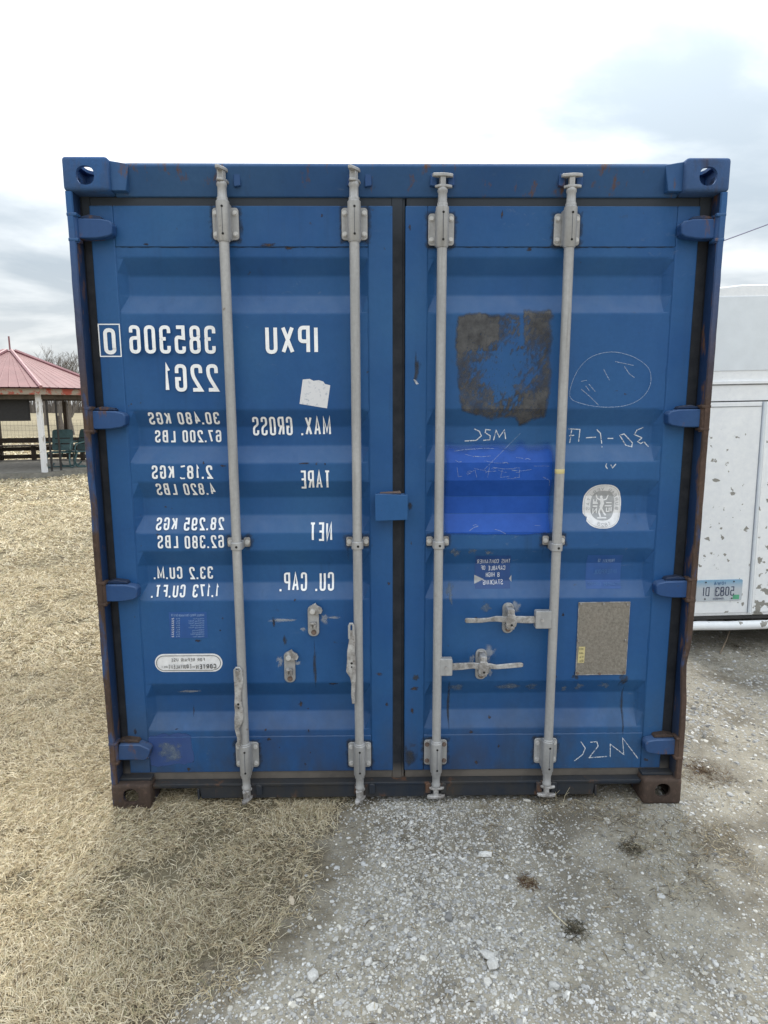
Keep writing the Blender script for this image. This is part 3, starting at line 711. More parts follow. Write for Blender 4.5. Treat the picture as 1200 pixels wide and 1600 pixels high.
def fillet(pts, r, closed):
    out = []; n = len(pts)
    for i, p in enumerate(pts):
        rr = r * (p[2] if len(p) > 2 else 0)
        if rr <= 0 or (not closed and i in (0, n - 1)): out.append(Vector(p[:2])); continue
        a, b_, c = Vector(pts[i-1][:2]), Vector(p[:2]), Vector(pts[(i+1) % n][:2])
        d1, d2 = (a - b_), (c - b_); k = min(rr, d1.length * 0.48, d2.length * 0.48)
        p1, p2 = b_ + d1.normalized() * k, b_ + d2.normalized() * k
        for t in (0, .25, .5, .75, 1):
            out.append(p1 * (1-t) ** 2 + b_ * 2 * t * (1-t) + p2 * t * t)
    return out
def stroke(pts, w, closed=False):       # quads along a polyline
    n = len(pts); L = []
    for i in range(n):
        a = pts[i-1] if (closed or i > 0) else None; c = pts[(i+1) % n] if (closed or i < n - 1) else None; b_ = pts[i]
        t1 = (b_ - a).normalized() if a is not None and (b_ - a).length > 1e-9 else None
        t2 = (c - b_).normalized() if c is not None and (c - b_).length > 1e-9 else None
        t1 = t1 or t2; t2 = t2 or t1
        n1, n2 = Vector((-t1.y, t1.x)), Vector((-t2.y, t2.x)); nn = (n1 + n2)
        nn = nn.normalized() if nn.length > 1e-6 else n1
        k = 1 / max(0.45, nn.dot(n1)); L.append((b_ + nn * w * 0.5 * k, b_ - nn * w * 0.5 * k))
    return [[L[i][0], L[(i+1) % n][0], L[(i+1) % n][1], L[i][1]] for i in range(n if closed else n - 1)]
G = {   # stroke letters: lists of (closed, [(x, y, round)])
 '0': [(1, [(0,0,1),(1,0,1),(1,1,1),(0,1,1)])], 'O': [(1, [(0,0,1),(1,0,1),(1,1,1),(0,1,1)])],
 '1': [(0, [(0.15,.80),(.62,1),(.62,0)])], '2': [(0, [(0,.70),(0,1,1),(1,1,1),(1,.60,1),(0,0),(1,0)])],
 '3': [(0, [(0,.76),(0,1,1),(1,1,1),(1,.53,1),(.40,.53)]), (0, [(.70,.53),(1,.53,1),(1,0,1),(0,0,1),(0,.24)])],
 '4': [(0, [(.72,0),(.72,1),(0,.28),(1,.28)])], '5': [(0, [(.95,1),(.06,1),(.06,.56),(1,.62,1),(1,0,1),(0,0,1),(0,.22)])],
 '6': [(0, [(1,.78),(1,1,1),(0,1,1),(0,0,1),(1,0,1),(1,.56,1),(.08,.56)])], '7': [(0, [(0,1),(1,1),(.34,0)])],
 '8': [(1, [(.03,.53,1),(.97,.53,1),(.97,1,1),(.03,1,1)]), (1, [(0,0,1),(1,0,1),(1,.53,1),(0,.53,1)])],
 '9': [(0, [(0,.22),(0,0,1),(1,0,1),(1,1,1),(0,1,1),(0,.44,1),(.92,.44)])],
 'A': [(0, [(0,0),(.5,1),(1,0)]), (0, [(.2,.28),(.8,.28)])],
 'B': [(0, [(0.3,.53),(.97,.53,1),(.97,1,1),(0,1),(0,0),(1,0,1),(1,.53,1),(.3,.53)])],
 'C': [(0, [(1,.68),(1,1,1),(0,1,1),(0,0,1),(1,0,1),(1,.32)])], 'D': [(1, [(0,0),(1,0,1),(1,1,1),(0,1)])],
 'E': [(0, [(1,1),(0,1),(0,0),(1,0)]), (0, [(0.1,.53),(.85,.53)])], 'F': [(0, [(1,1),(0,1),(0,0)]), (0, [(0.1,.53),(.85,.53)])],
 'G': [(0, [(1,.70),(1,1,1),(0,1,1),(0,0,1),(1,0,1),(1,.46),(.5,.46)])], 'H': [(0, [(0,0),(0,1)]), (0, [(1,0),(1,1)]), (0, [(0.1,.52),(.9,.52)])],
 'I': [(0, [(.5,0),(.5,1)])], 'J': [(0, [(1,1),(1,0,1),(0,0,1),(0,.3)])], 'K': [(0, [(0,0),(0,1)]), (0, [(1,1),(.08,.40)]), (0, [(.35,.58),(1,0)])], 'L': [(0, [(0,1),(0,0),(1,0)])],
 'M': [(0, [(0,0),(0,1),(.5,.15),(1,1),(1,0)])], 'N': [(0, [(0,0),(0,1),(1,0),(1,1)])], 'P': [(0, [(0,0),(0,1),(1,1,1),(1,.44,1),(.1,.44)])],
 'Q': [(1, [(0,0,1),(1,0,1),(1,1,1),(0,1,1)]), (0, [(.6,.3),(1,-.05)])], 'R': [(0, [(0,0),(0,1),(1,1,1),(1,.48,1),(.1,.48)]), (0, [(.5,.46),(1,0)])],
 'S': [(0, [(1,.75),(1,1,1),(0,1,1),(0,.58,1),(1,.44,1),(1,0,1),(0,0,1),(0,.25)])], 'T': [(0, [(.5,0),(.5,1)]), (0, [(0,1),(1,1)])],
 'U': [(0, [(0,1),(0,0,1),(1,0,1),(1,1)])], 'V': [(0, [(0,1),(.5,0),(1,1)])], 'W': [(0, [(0,1),(.25,0),(.5,.8),(.75,0),(1,1)])],
 'X': [(0, [(0,0),(1,1)]), (0, [(0,1),(.45,.55)]), (0, [(.55,.45),(1,0)])], 'Y': [(0, [(0,1),(.5,.45),(1,1)]), (0, [(.5,.5),(.5,0)])], '-': [(0, [(0,.5),(1,.5)])],
}
WID = {'I': 0.35, '1': 0.62, '.': 0.32, ' ': 0.75, 'M': 1.30, 'W': 1.4, 'A': 1.08, 'X': 1.08, 'J': 0.9, '-': 0.7}
def text2d(txt, x0, x1, z0, z1, t=0.2, gap=0.36, mirror=True, words=False):
    """polygons of a line of lettering filling the box; mirrored, as the photograph shows it"""
    tot = sum(WID.get(c, 1.0) for c in txt) + gap * (len(txt) - 1)
    cw = (x1 - x0) / tot; h = z1 - z0; th = t * cw if t < 1 else t; th = min(th, h * 0.20); polys = []; cur = 0.0; done = []
    for c in txt:
        w = WID.get(c, 1.0) * cw
        def mapx(x): return x1 - x if mirror else x0 + x
        if c == '.':
            a = cur + w * 0.15; s = min(th * 1.15, w); polys.append([Vector((mapx(a), z0)), Vector((mapx(a + s), z0)), Vector((mapx(a + s), z0 + s)), Vector((mapx(a), z0 + s))])
        elif c == ' ':
            done.append(polys); polys = []
        else:
            for closed, pts in G[c]:
                pp = [(mapx(cur + th / 2 + p[0] * max(w - th, 0)), z0 + th / 2 + p[1] * (h - th), p[2] if len(p) > 2 else 0) for p in pts]
                polys += stroke(fillet(pp, min(w, h) * 0.42, closed), th, closed)
        cur += w + gap * cw
    return done + [polys] if words else sum(done, []) + polys
def px_text(txt, u0, u1, v0, v1, door, mat='letter_white', t=0.24, gap=0.36, name='lettering', eps=0.0012):
    a, b_, c = wd(u0, v1), wd(u1, v0), wd((u0 + u1) / 2, v0); d_ = wd((u0 + u1) / 2, v1)
    for polys in text2d(txt, wd(u0, (v0+v1)/2).x, wd(u1, (v0+v1)/2).x, d_.z, c.z, t, gap, words=True):
        conform(name, polys, M[mat], doors[door], eps)
for txt, u0, u1, v0, v1 in (('385306', 205, 337, 509, 553), ('0', 163, 182, 513, 554), ('22G1', 257, 341, 569, 612), ('30.480 KGS', 233, 343, 644, 663), ('67.200 LBS', 243, 346, 672, 691),
                            ('4.820 LBS', 245, 336, 755, 773), ('28.295 KGS', 245, 350, 808, 828), ('62.380 LBS', 247, 350, 836, 856),
                            ('33.2 CU.M.', 241, 333, 885, 904), ('1.173 CU.FT.', 238, 342, 913, 933), ('IPXU', 415, 497, 509, 553), ('MAX. GROSS', 396, 517, 651, 680), ('TARE', 469, 516, 735, 763), ('NET', 484, 519, 816, 845), ('CU. CAP.', 438, 522, 894, 923)):
    px_text(txt, u0, u1, v0, v1, 0, t=0.33 if len(txt) > 6 or txt in ('TARE', 'NET') else 0.31, gap=0.34)
px_text('KGS', 238, 272, 727, 748, 0, t=0.33, gap=0.34); px_text('2.18', 293, 332, 727, 748, 0, t=0.33, gap=0.34)
# scraped-off digit: only the top and foot of the 5 are left
p, q_ = wd(282, 748), wd(289, 728)
conform('lettering', stroke([Vector((q_.x, q_.z)), Vector((p.x + 0.004, q_.z - 0.003))], 0.006) + stroke([Vector((p.x, p.z + 0.006)), Vector((p.x + 0.004, p.z + 0.001)), Vector((q_.x - 0.002, p.z + 0.002))], 0.005), M['letter_white'], doors[0])
a, b_ = wd(158, 557), wd(187, 507)
conform('check_digit_frame', stroke([Vector(p) for p in ((a.x, a.z), (b_.x, a.z), (b_.x, b_.z), (a.x, b_.z))], 0.0042, True), M['letter_white'], doors[0])

def px_poly(pts, smooth=False): return [[Vector((wd(u, v).x, wd(u, v).z)) for u, v in pts]]
def px_line(pts, w): return stroke([Vector((wd(u, v).x, wd(u, v).z)) for u, v in pts], w)
def ellipse(cx, cz, rx, rz, n=40, sq=2.0):
    out = []
    for i in range(n):
        t = 2 * math.pi * i / n; c, s = math.cos(t), math.sin(t)
        out.append(Vector((cx + rx * math.copysign(abs(c) ** (2 / sq), c), cz + rz * math.copysign(abs(s) ** (2 / sq), s))))
    return out
# torn white label
conform('torn_label', px_poly([(473, 593), (484, 592), (490, 595), (498, 594), (505, 596), (508, 600), (516, 602), (511, 638), (468, 631)]), M['paper'], doors[0], 0.001)
# repair oval
a, b_ = wd(243, 1050), wd(347, 1021); cz, cx = (a.z + b_.z) / 2, (a.x + b_.x) / 2
def stadium(x0, x1, z0, z1): return [Vector(p) for p in round_rect(x0, x1, z0, z1, (z1 - z0) / 2 - 1e-4, 8)]
conform('repair_label', [stadium(a.x, b_.x, a.z, b_.z)], M['sticker_white'], doors[0], 0.0008)
conform('label_border', stroke(stadium(a.x + 0.008, b_.x - 0.008, a.z + 0.008, b_.z - 0.008), 0.0022, True), M['print_dark'], doors[0], 0.0012)
px_text('FOR REPAIR USE', 268, 320, 1028, 1033, 0, 'print_dark', 0.24, 0.45, 'label_print', 0.0013)
px_text('CORTEN', 307, 338, 1037, 1044, 0, 'print_dark', 0.30, 0.35, 'label_print', 0.0013); px_text('OR', 301, 305, 1040, 1043, 0, 'print_dark', 0.24, 0.4, 'label_print', 0.0013)
px_text('EQUIVALENT', 264, 299, 1037.5, 1044, 0, 'print_dark', 0.28, 0.35, 'label_print', 0.0013); px_text('ONLY', 253, 262, 1040, 1043.5, 0, 'print_dark', 0.22, 0.4, 'label_print', 0.0013)
# blue schedule label
a, b_ = wd(266, 997), wd(323, 956)
conform('schedule_label', [[Vector((a.x, a.z)), Vector((b_.x, a.z)), Vector((b_.x, b_.z)), Vector((a.x, b_.z))]], M['sticker_blue'], doors[0], 0.0008)
px_text('MODULE RIDGE CONTAINER CO LTD', 268, 319, 959, 962.5, 0, 'print_pale', 0.3, 0.35, 'label_print', 0.0012)
for i in range(9):
    v = 965.5 + i * 3.45; w = random.choice((18, 22, 25))
    px_text(random.choice(('EXTERIOR PAINT', 'INTERIOR PAINT', 'UNDERCOATING', 'PRIMER COAT')), 320 - w, 319, v, v + 1.9, 0, 'print_pale', 0.3, 0.4, 'label_print', 0.0012)
    px_text('RAL' if i % 2 else 'EPO', 276, 281, v, v + 1.9, 0, 'print_pale', 0.3, 0.4, 'label_print', 0.0012); px_text('50', 269, 272, v, v + 1.9, 0, 'letter_white', 0.3, 0.4, 'label_print', 0.0012)
# stacking label
a, b_ = wd(742, 920), wd(799, 868)
conform('stacking_label', [[Vector((a.x, a.z)), Vector((b_.x, a.z)), Vector((b_.x, b_.z)), Vector((a.x, b_.z))]], M['sticker_blue_dark'], doors[1], 0.0008)
for txt, u0, u1, v0, v1 in (('THIS CONTAINER', 745, 797, 873.5, 879.5), ('CAPABLE OF', 751, 789, 883.5, 890), ('8 HIGH', 759, 780, 894, 901), ('STACKING', 754, 785, 905, 912.5)):
    px_text(txt, u0, u1, v0, v1, 1, 'letter_white', 0.19, 0.42, 'label_print')
conform('label_arrow', px_poly([(741, 898), (756, 905), (741, 912)]) + px_poly([(799, 898), (795, 904), (799, 909)]), M['seal_grey'], doors[1], 0.0011)
# owner's label
a, b_ = wd(916, 920), wd(974, 867)
conform('owner_label', [[Vector((a.x, a.z)), Vector((b_.x, a.z)), Vector((b_.x, b_.z)), Vector((a.x, b_.z))]], M['sticker_blue'], doors[1], 0.0008)
px_text('PROPERTY OF', 933, 960, 873, 878, 1, 'print_pale', 0.24, 0.4, 'label_print'); px_text('INTERPOOL', 926, 963, 889, 896, 1, 'print_dim', 0.22, 0.35, 'label_print'); px_text('CONTAINERS LIMITED', 918, 973, 909, 914, 1, 'print_dim', 0.22, 0.4, 'label_print')
# classification seal
c = wd(940, 791); e0, e1 = wd(910, 791), wd(970, 791); t0, t1 = wd(940, 757), wd(940, 826)
rx, rz = (e1.x - e0.x) / 2, (t0.z - t1.z) / 2; cx, cz = (e0.x + e1.x) / 2, (t0.z + t1.z) / 2
oval = ellipse(cx, cz, rx, rz, 48, 2.5)
oval[27] = oval[27] * 0.96 + Vector((cx, cz)) * 0.04; oval[28] = oval[28] * 0.87 + Vector((cx, cz)) * 0.13
conform('class_seal', [oval], M['sticker_white'], doors[1], 0.0008)
conform('seal_centre', [ellipse(cx + 0.002, cz + 0.002, rx * 0.62, rz * 0.68, 40, 2.6)], M['seal_grey'], doors[1], 0.0011)
conform('seal_ring', stroke(ellipse(cx, cz, rx * 0.93, rz * 0.94, 48, 2.5), 0.0012, True), M['seal_grey'], doors[1], 0.0010)
def seal_letter(ch, ang, flip=False):
    px_, pz = cx + rx * 0.78 * math.cos(ang), cz + rz * 0.81 * math.sin(ang); s = 0.0085
    up = Vector((math.cos(ang), math.sin(ang))) * (-1 if flip else 1); rt = Vector((up.y, -up.x)) * -1     # mirrored reading direction
    out = []
    for closed, pts in G[ch]:
        pp = []
        for p in pts:
            v = Vector((px_, pz)) + rt * (p[0] - 0.5) * s * 1.1 + up * (p[1] - 0.5) * s * 1.35
            pp.append((v.x, v.y, p[2] if len(p) > 2 else 0))
        out += stroke(fillet(pp, s * 0.4, closed), 0.0021, closed)
    return out
pl = []
for i, ch in enumerate('BUREAU VERITAS'):
    if ch != ' ': pl += seal_letter(ch, R(-8 + 196 * i / 13))
for i, ch in enumerate('1828'): pl += seal_letter(ch, R(-68 - 44 * i / 3), True)
conform('seal_letters', pl, M['seal_grey'], doors[1], 0.0012)
fig = []
def sl(pts, w): return stroke([Vector((cx + a_ * rx, cz + b__ * rz)) for a_, b__ in pts], w)
fig += [ellipse(cx - 0.02 * rx, cz + 0.42 * rz, 0.055, 0.055, 12)] if False else [ellipse(cx - 0.05 * rx, cz + 0.40 * rz, 0.0055, 0.0065, 12)]
fig += sl([(-0.05, .34), (0.02, .10), (-.05, -.08)], 0.014) + sl([(-.02, .24), (.22, .30), (.30, .50)], 0.005) + sl([(-.06, .24), (-.26, .34), (-.34, .52)], 0.005) + sl([(-.06, -.05), (.06, -.24), (.20, -.44)], 0.007) + sl([(-.05, -.08), (-.14, -.28), (-.08, -.50)], 0.007)
fig += sl([(-.26, -.54), (.22, -.54)], 0.005) + sl([(-.48, .12), (-.22, .12)], 0.006) + sl([(-.48, -.02), (-.24, -.02)], 0.006) + sl([(-.44, .30), (-.44, .18), (-.30, .18), (-.30, .30)], 0.004) + sl([(.14, .00), (.50, .00)], 0.006) + sl([(.20, .14), (.50, .14)], 0.005)
fig += sl([(-.46, -.12), (-.46, -.34), (-.28, -.12), (-.28, -.34)], 0.005) + sl([(.24, -.08), (.24, -.26), (.38, -.26), (.38, -.08)], 0.005) + sl([(.48, -.06), (.48, -.26)], 0.005)
conform('seal_figure', fig, M['sticker_white'], doors[1], 0.0014)
# data plate with rivets and yellow tag
pts = [(904, 941), (984, 940), (977, 1053), (899, 1054)]
pl3 = [wd(*p_) for p_ in pts]
plate = MB().prism([(p_.x, p_.z) for p_ in pl3], D - 0.0035, D - 0.0002, 'y').build('data_plate', M['plate'], doors[1], bevel=0.0008)
m = MB()
for i in range(4):
    p_, q_ = pl3[i], pl3[(i+1) % 4]; m.tube([(p_.x, D - 0.0036, p_.z), (q_.x, D - 0.0036, q_.z)], 0.0014, 5)
m.build('plate_edge', M['galv_worn'], doors[1])
for u, v in ((907, 943), (943, 943), (980, 944), (977, 1000), (903, 1000), (902, 1051), (936, 1052), (974, 1050)):
    p_ = wd(u, v); MB().cyl((p_.x, D - 0.008, p_.z), (p_.x, D, p_.z), 0.0052, 12).build('rivet', M['bolt_rust'] if v > 1040 else M['galv_worn'], doors[1])
pp = [wd(*p_) for p_ in ((904, 1010), (914, 1010), (912, 1035), (902, 1035))]
MB().prism([(p_.x, p_.z) for p_ in pp], D - 0.0044, D - 0.0036, 'y').build('yellow_tag', M['yellow_tag'], doors[1])
for txt, v0, v1 in (('NEW', 1012, 1015), ('JAN', 1018, 1021), ('07 99', 1024, 1027), ('SCN', 1030, 1033)):
    conform('tag_print', text2d(txt, wd(904.5, v0).x, wd(911, v0).x, wd(906, v1).z, wd(906, v0).z, 0.25, 0.3), M['print_dark'], doors[1], fn=lambda x, z: D - 0.0048, eps=0)
for i in range(26):                     # rows of stamped characters on the plate
    pass

# ---- hand writing in chalk, read mirrored
for pts in ([(790, 686), (788, 672), (780, 683), (775, 672), (771, 688)], [(767, 672), (759, 671), (758, 676), (766, 681), (765, 687), (755, 688)], [(741, 670), (749, 674), (752, 681), (744, 688), (726, 689)],
            [(888, 670), (906, 671), (904, 690)], [(893, 672), (890, 692)], [(889, 681), (897, 680)], [(915, 684), (931, 683)], [(932, 671), (938, 677), (940, 693)], [(940, 697), (940.5, 699)], [(949, 685), (958, 685)],
            [(968, 680), (975, 678), (988, 692), (987, 698), (978, 696), (968, 680)], [(1005, 668), (995, 672), (991, 679), (1003, 684)], [(1003, 684), (996, 690), (1001, 693), (1006, 690), (1013, 698)],
            [(948, 724), (946, 728), (949, 733)], [(954, 726), (957, 731), (962, 725)],
            [(907, 1158), (914, 1168), (910, 1178), (897, 1188)], [(922, 1159), (932, 1158), (934, 1165), (920, 1183), (948, 1181)], [(953, 1182), (953, 1162), (974, 1178), (972, 1152), (996, 1184)]):
    conform('chalk_mark', px_line(pts, 0.0039), M['chalk'], doors[1], 0.0013)
outl = [(891, 622), (893, 600), (905, 575), (925, 557), (955, 550), (985, 556), (1008, 570), (1016, 585), (1014, 605), (1000, 623), (975, 634), (940, 636), (910, 631), (891, 622)]
cr = []
for i in range(len(outl) - 1):
    p0, p1, p2, p3 = [Vector(outl[(i + k) % (len(outl) - 1)]) for k in (-1, 0, 1, 2)]
    for t in (0, .25, .5, .75): cr.append(tuple(0.5 * (2*p1 + (p2-p0)*t + (2*p0-5*p1+4*p2-p3)*t*t + (3*p1-p0-3*p2+p3)*t**3)))
cr.append(cr[0])
conform('chalk_mark', px_line(cr, 0.0023), M['chalk_faint'], doors[1], 0.0013)
for pts in ([(908, 608), (922, 620), (935, 633)], [(915, 603), (921, 611)], [(920, 600), (930, 612)], [(943, 577), (952, 594)], [(961, 565), (990, 571)], [(975, 572), (983, 584), (991, 590)], [(908, 596), (917, 594)]):
    conform('chalk_mark', px_line(pts, 0.0026), M['chalk_faint'], doors[1], 0.0013)
for _ in range(26):
    u, v = random.uniform(700, 850), random.choice((random.uniform(700, 726), random.uniform(728, 748), random.uniform(808, 830))); L = random.uniform(6, 40); t = random.gauss(0, 0.5)
    conform('scratch', px_line([(u, v), (u + L * 0.5 * math.cos(t), v + L * 0.25 * math.sin(t) + random.uniform(-2, 2)), (min(u + L * math.cos(t), 858), v + L * 0.5 * math.sin(t))], random.uniform(0.0008, 0.0018)), M['chalk_faint'], doors[1], 0.0014)
conform('scratch', px_line([(813, 677), (795, 695), (768, 722), (755, 735)], 0.0012), M['chalk_faint'], doors[1], 0.0014)
for pts in ([(714, 730), (716, 745), (722, 744)], [(730, 742), (742, 734), (745, 746)], [(765, 727), (762, 746)], [(758, 737), (775, 736)], [(785, 733), (782, 746), (796, 744)], [(803, 731), (812, 731)], [(806, 738), (812, 738)], [(803, 746), (812, 746)], [(812, 731), (811, 746)]):
    conform('scratch', px_line(pts, 0.0012), M['chalk_faint'], doors[1], 0.0014)
conform('paint_fleck', px_poly([(646, 593), (649, 593), (654, 600), (650, 601)]), M['letter_white'], doors[1], 0.001)

# ---- stains, repaint and wear, each with its own outline
def hash_noise(x, y, s):
    def h(i, j): return (math.sin(i * 127.1 + j * 311.7 + s * 74.7) * 43758.5453) % 1.0
    i, j = math.floor(x), math.floor(y); fx, fy = x - i, y - j; fx = fx * fx * (3 - 2 * fx); fy = fy * fy * (3 - 2 * fy)
    return (h(i, j) * (1 - fx) + h(i+1, j) * fx) * (1 - fy) + (h(i, j+1) * (1 - fx) + h(i+1, j+1) * fx) * fy
def inpoly(x, y, poly):
    c = False; n = len(poly)
    for i in range(n):
        (xa, ya), (xb, yb) = poly[i], poly[i-1]
        if (ya > y) != (yb > y) and x < (xb - xa) * (y - ya) / (yb - ya) + xa: c = not c
    return c
def pdist(x, y, poly):
    d = 1e9; n = len(poly)
    for i in range(n):
        (xa, ya), (xb, yb) = poly[i], poly[i-1]; dx, dy = xb - xa, yb - ya
        t = max(0, min(1, ((x - xa) * dx + (y - ya) * dy) / max(1e-9, dx*dx + dy*dy)))
        d = min(d, math.hypot(x - xa - t * dx, y - ya - t * dy))
    return d if inpoly(x, y, poly) else -d
def stain(name, u0, v0, u1, v1, nx, ny, fn, mat, door, eps):
    vs_ = []; mk = []
    a, b_ = wd(u0, (v0+v1)/2), wd(u1, (v0+v1)/2)
    za, zb = wd((u0+u1)/2, v1).z, wd((u0+u1)/2, v0).z
    zl = sorted(set([za + (zb - za) * j / ny for j in range(ny + 1)] + [z for z in ZB + [RZ0 - .0001, RZ0 + .0001, RZ1 - .0001, RZ1 + .0001] if za < z < zb]))
    xl = [a.x + (b_.x - a.x) * i / nx for i in range(nx + 1)]
    dr = DOORS[door]; xl = sorted(set(xl + [x for x in (dr['xs0'] - .0001, dr['xs0'] + .0001, dr['xs0'] + END, dr['xs1'] - END, dr['xs1'] - .0001, dr['xs1'] + .0001) if a.x < x < b_.x]))
    for z in zl:
        for x in xl:
            vs_.append((x, surf(x, z) - eps, z))
            mk.append(fn(u0 + (u1 - u0) * (x - a.x) / (b_.x - a.x), v1 + (v0 - v1) * (z - za) / (zb - za)))
    n = len(xl)
    ob = MB().add(vs_, [(j*n+i, j*n+i+1, (j+1)*n+i+1, (j+1)*n+i) for j in range(len(zl)-1) for i in range(n-1)]).build(name, M[mat], doors[door], fix=False)
    at = ob.data.attributes.new('mask', 'FLOAT', 'POINT'); at.data.foreach_set('value', mk)
    return ob
OUT = [(714, 494), (745, 488), (772, 494), (795, 488), (812, 492), (818, 486), (858, 486), (861, 520), (858, 560), (862, 580), (858, 625), (853, 652), (818, 664), (806, 652), (785, 650), (770, 656), (748, 648), (722, 640), (716, 600), (712, 540)]
CORE = [(775, 532), (790, 512), (803, 500), (815, 505), (822, 530), (845, 548), (848, 570), (835, 595), (812, 615), (800, 632), (782, 636), (768, 626), (745, 600), (732, 575), (735, 560), (755, 548)]
def glue(u, v):
    n = hash_noise(u / 9, v / 9, 1) - 0.5; n2 = hash_noise((u + v * 0.5) / 2.6, (v - u * 0.4) / 8, 5) - 0.5; n3 = hash_noise(u / 2.2, v / 6, 8) - 0.5; n4 = hash_noise(u / 30, v / 30, 17) - 0.5
    d = pdist(u, v, OUT) / (9 if u > 760 else 6) + n * 0.5; c = pdist(u, v, CORE) / 17 + n * 1.5 + n2 * 2.4 + n3 * 1.6 - 0.15
    body = 0.62 - c * 0.55
    flecks = 0.95 if (n3 > 0.24 and n2 > -0.05) or n2 > 0.40 else 0.0
    body = max(body, flecks * max(0.0, 1.0 - abs(c) * 0.12))
    body = min(1.0, body) * (1.0 if u < 778 and v < 548 else 0.80 + 0.35 * n4 + 0.25 * n)
    slit = 0.25 if abs(u - 812 - (v - 490) * 0.06) < 3 and v < 540 else 1.0
    return max(0.0, min(1.0, 0.5 + d)) * max(0.0, min(1.0, body)) * slit
stain('glue_residue', 704, 478, 868, 672, 110, 130, glue, 'glue_residue', 1, 0.0009)
def fresh(u, v):
    return max(0, min(1, (u - 691) / 8)) * max(0, min(1, (866 - u) / 9)) * max(0, min(1, (v - 691 + 9 * hash_noise(u / 14, 0, 3)) / 20)) * max(0, min(1, (835 - v + 3 * hash_noise(u / 20, 3, 3)) / 3))
stain('fresh_paint', 688, 684, 868, 842, 40, 60, fresh, 'fresh_blue', 1, 0.0006)
def blob(cu, cv, ru, rv, seed, k=1.3):
    def f(u, v):
        d = math.hypot((u - cu) / ru, (v - cv) / rv) + (hash_noise(u / (ru * .4) + 9, v / (rv * .4) + 9, seed) - 0.5) * 0.9
        return max(0, min(1, k * (1.15 - d)))
    return f
def spot(name, cu, cv, ru, rv, mat, door, seed, n=16, k=1.3, eps=0.0010):
    stain(name, cu - ru * 1.7, cv - rv * 1.7, cu + ru * 1.7, cv + rv * 1.7, n, n, blob(cu, cv, ru, rv, seed, k), mat, door, eps)
for i, (u, v, ru, rv) in enumerate(((440, 969, 24, 4), (506, 967, 8, 9), (522, 965, 10, 2.5), (473, 983, 7, 4), (437, 1033, 6, 9), (464, 1036, 7, 3.5))): spot('paint_loss', u, v, ru, rv, 'bare_smear', 0, i)
for i, (u, v, ru, rv) in enumerate(((806, 947, 8, 12), (762, 1020, 13, 14), (738, 1030, 6, 8), (764, 1045, 6, 12), (760, 950, 9, 9))): spot('paint_loss', u, v, ru, rv, 'bare_smear' if i < 4 else 'rub_mark', 1, 10 + i)
for i, (u, v, ru, rv) in enumerate(((715, 1072, 16, 8), (795, 1072, 22, 6), (832, 1072, 14, 6), (710, 862, 10, 8), (738, 860, 8, 6), (764, 863, 8, 5), (703, 925, 7, 22), (881, 1076, 6, 5), (905, 1072, 8, 6), (943, 1070, 10, 6))): spot('rub_mark', u, v, ru, rv, 'rub_mark', 1, 20 + i)
for i, (u, v, ru, rv, d_) in enumerate(((975, 1060, 9, 12, 1), (971, 1110, 3, 46, 1), (899, 1055, 6, 7, 1), (640, 1180, 12, 18, 1), (640, 790, 5, 7, 1), (445, 1000, 4, 10, 0), (492, 1040, 3, 38, 0), (650, 1058, 6, 6, 1))): spot('grime', u, v, ru, rv, 'grime', d_, 40 + i)
stain('repair_paint', 222, 1144, 312, 1200, 36, 24, lambda u, v: max(0, min(1, 0.5 + pdist(u, v, [(232, 1148), (290, 1146), (300, 1150), (304, 1192), (235, 1196)]) / 5 + (hash_noise(u / 7, v / 7, 2) - 0.5))), 'repair_paint', 0, 0.0007)
spot('worn_patch', 265, 1172, 22, 17, 'rub_mark', 0, 61)
for i, (u, v, ru, rv, d_) in enumerate(((228, 382, 8, 3, 0), (420, 383, 16, 3, 0), (452, 388, 10, 4, 0), (503, 337, 2, 3, 0), (348, 728, 8, 1.6, 0), (318, 723, 2, 3, 0), (474, 724, 10, 1.5, 0), (508, 725, 2, 2, 0), (309, 1001, 6, 2, 0), (344, 984, 2, 2.5, 0), (348, 966, 1.6, 2.5, 0), (428, 970, 3, 10, 0), (470, 1100, 4, 4.5, 0), (482, 1107, 2.5, 2, 0), (482, 1141, 2, 3, 0), (415, 1140, 3, 2, 0), (592, 1053, 6, 3, 0), (604, 1100, 3, 4, 0), (608, 912, 3, 4, 0), (276, 1139, 4, 2, 0), (420, 1154, 4, 3, 0), (477, 1193, 2, 4, 0), (212, 1143, 3, 6, 0), (303, 1112, 1.2, 10, 0), (461, 937, 2, 2.5, 0), (521, 1068, 10, 2, 0), (485, 1175, 1.5, 1.5, 0), (437, 1167, 1.5, 1.5, 0), (765, 1121, 2.5, 4, 1), (737, 1143, 4, 3, 1), (779, 1165, 2.5, 3.5, 1), (744, 1190, 3, 4, 1), (640, 356, 2, 5, 1), (784, 336, 2, 10, 1), (827, 390, 5, 3, 1), (880, 960, 2.5, 4, 1), (864, 860, 2, 4, 1), (868, 1057, 2, 4, 1), (648, 1075, 8, 3, 1), (644, 1110, 4, 6, 1), (651, 575, 7, 28, 1))):
    spot('rust_spot', u, v, ru, rv, 'rust_spot' if i != 40 else 'grime', d_, 70 + i, 12)
spot('bare_scrape', 297, 1080, 22, 2.2, 'bare_smear', 0, 150, 20); spot('bare_scrape', 700, 1100, 3, 40, 'grime', 1, 151)
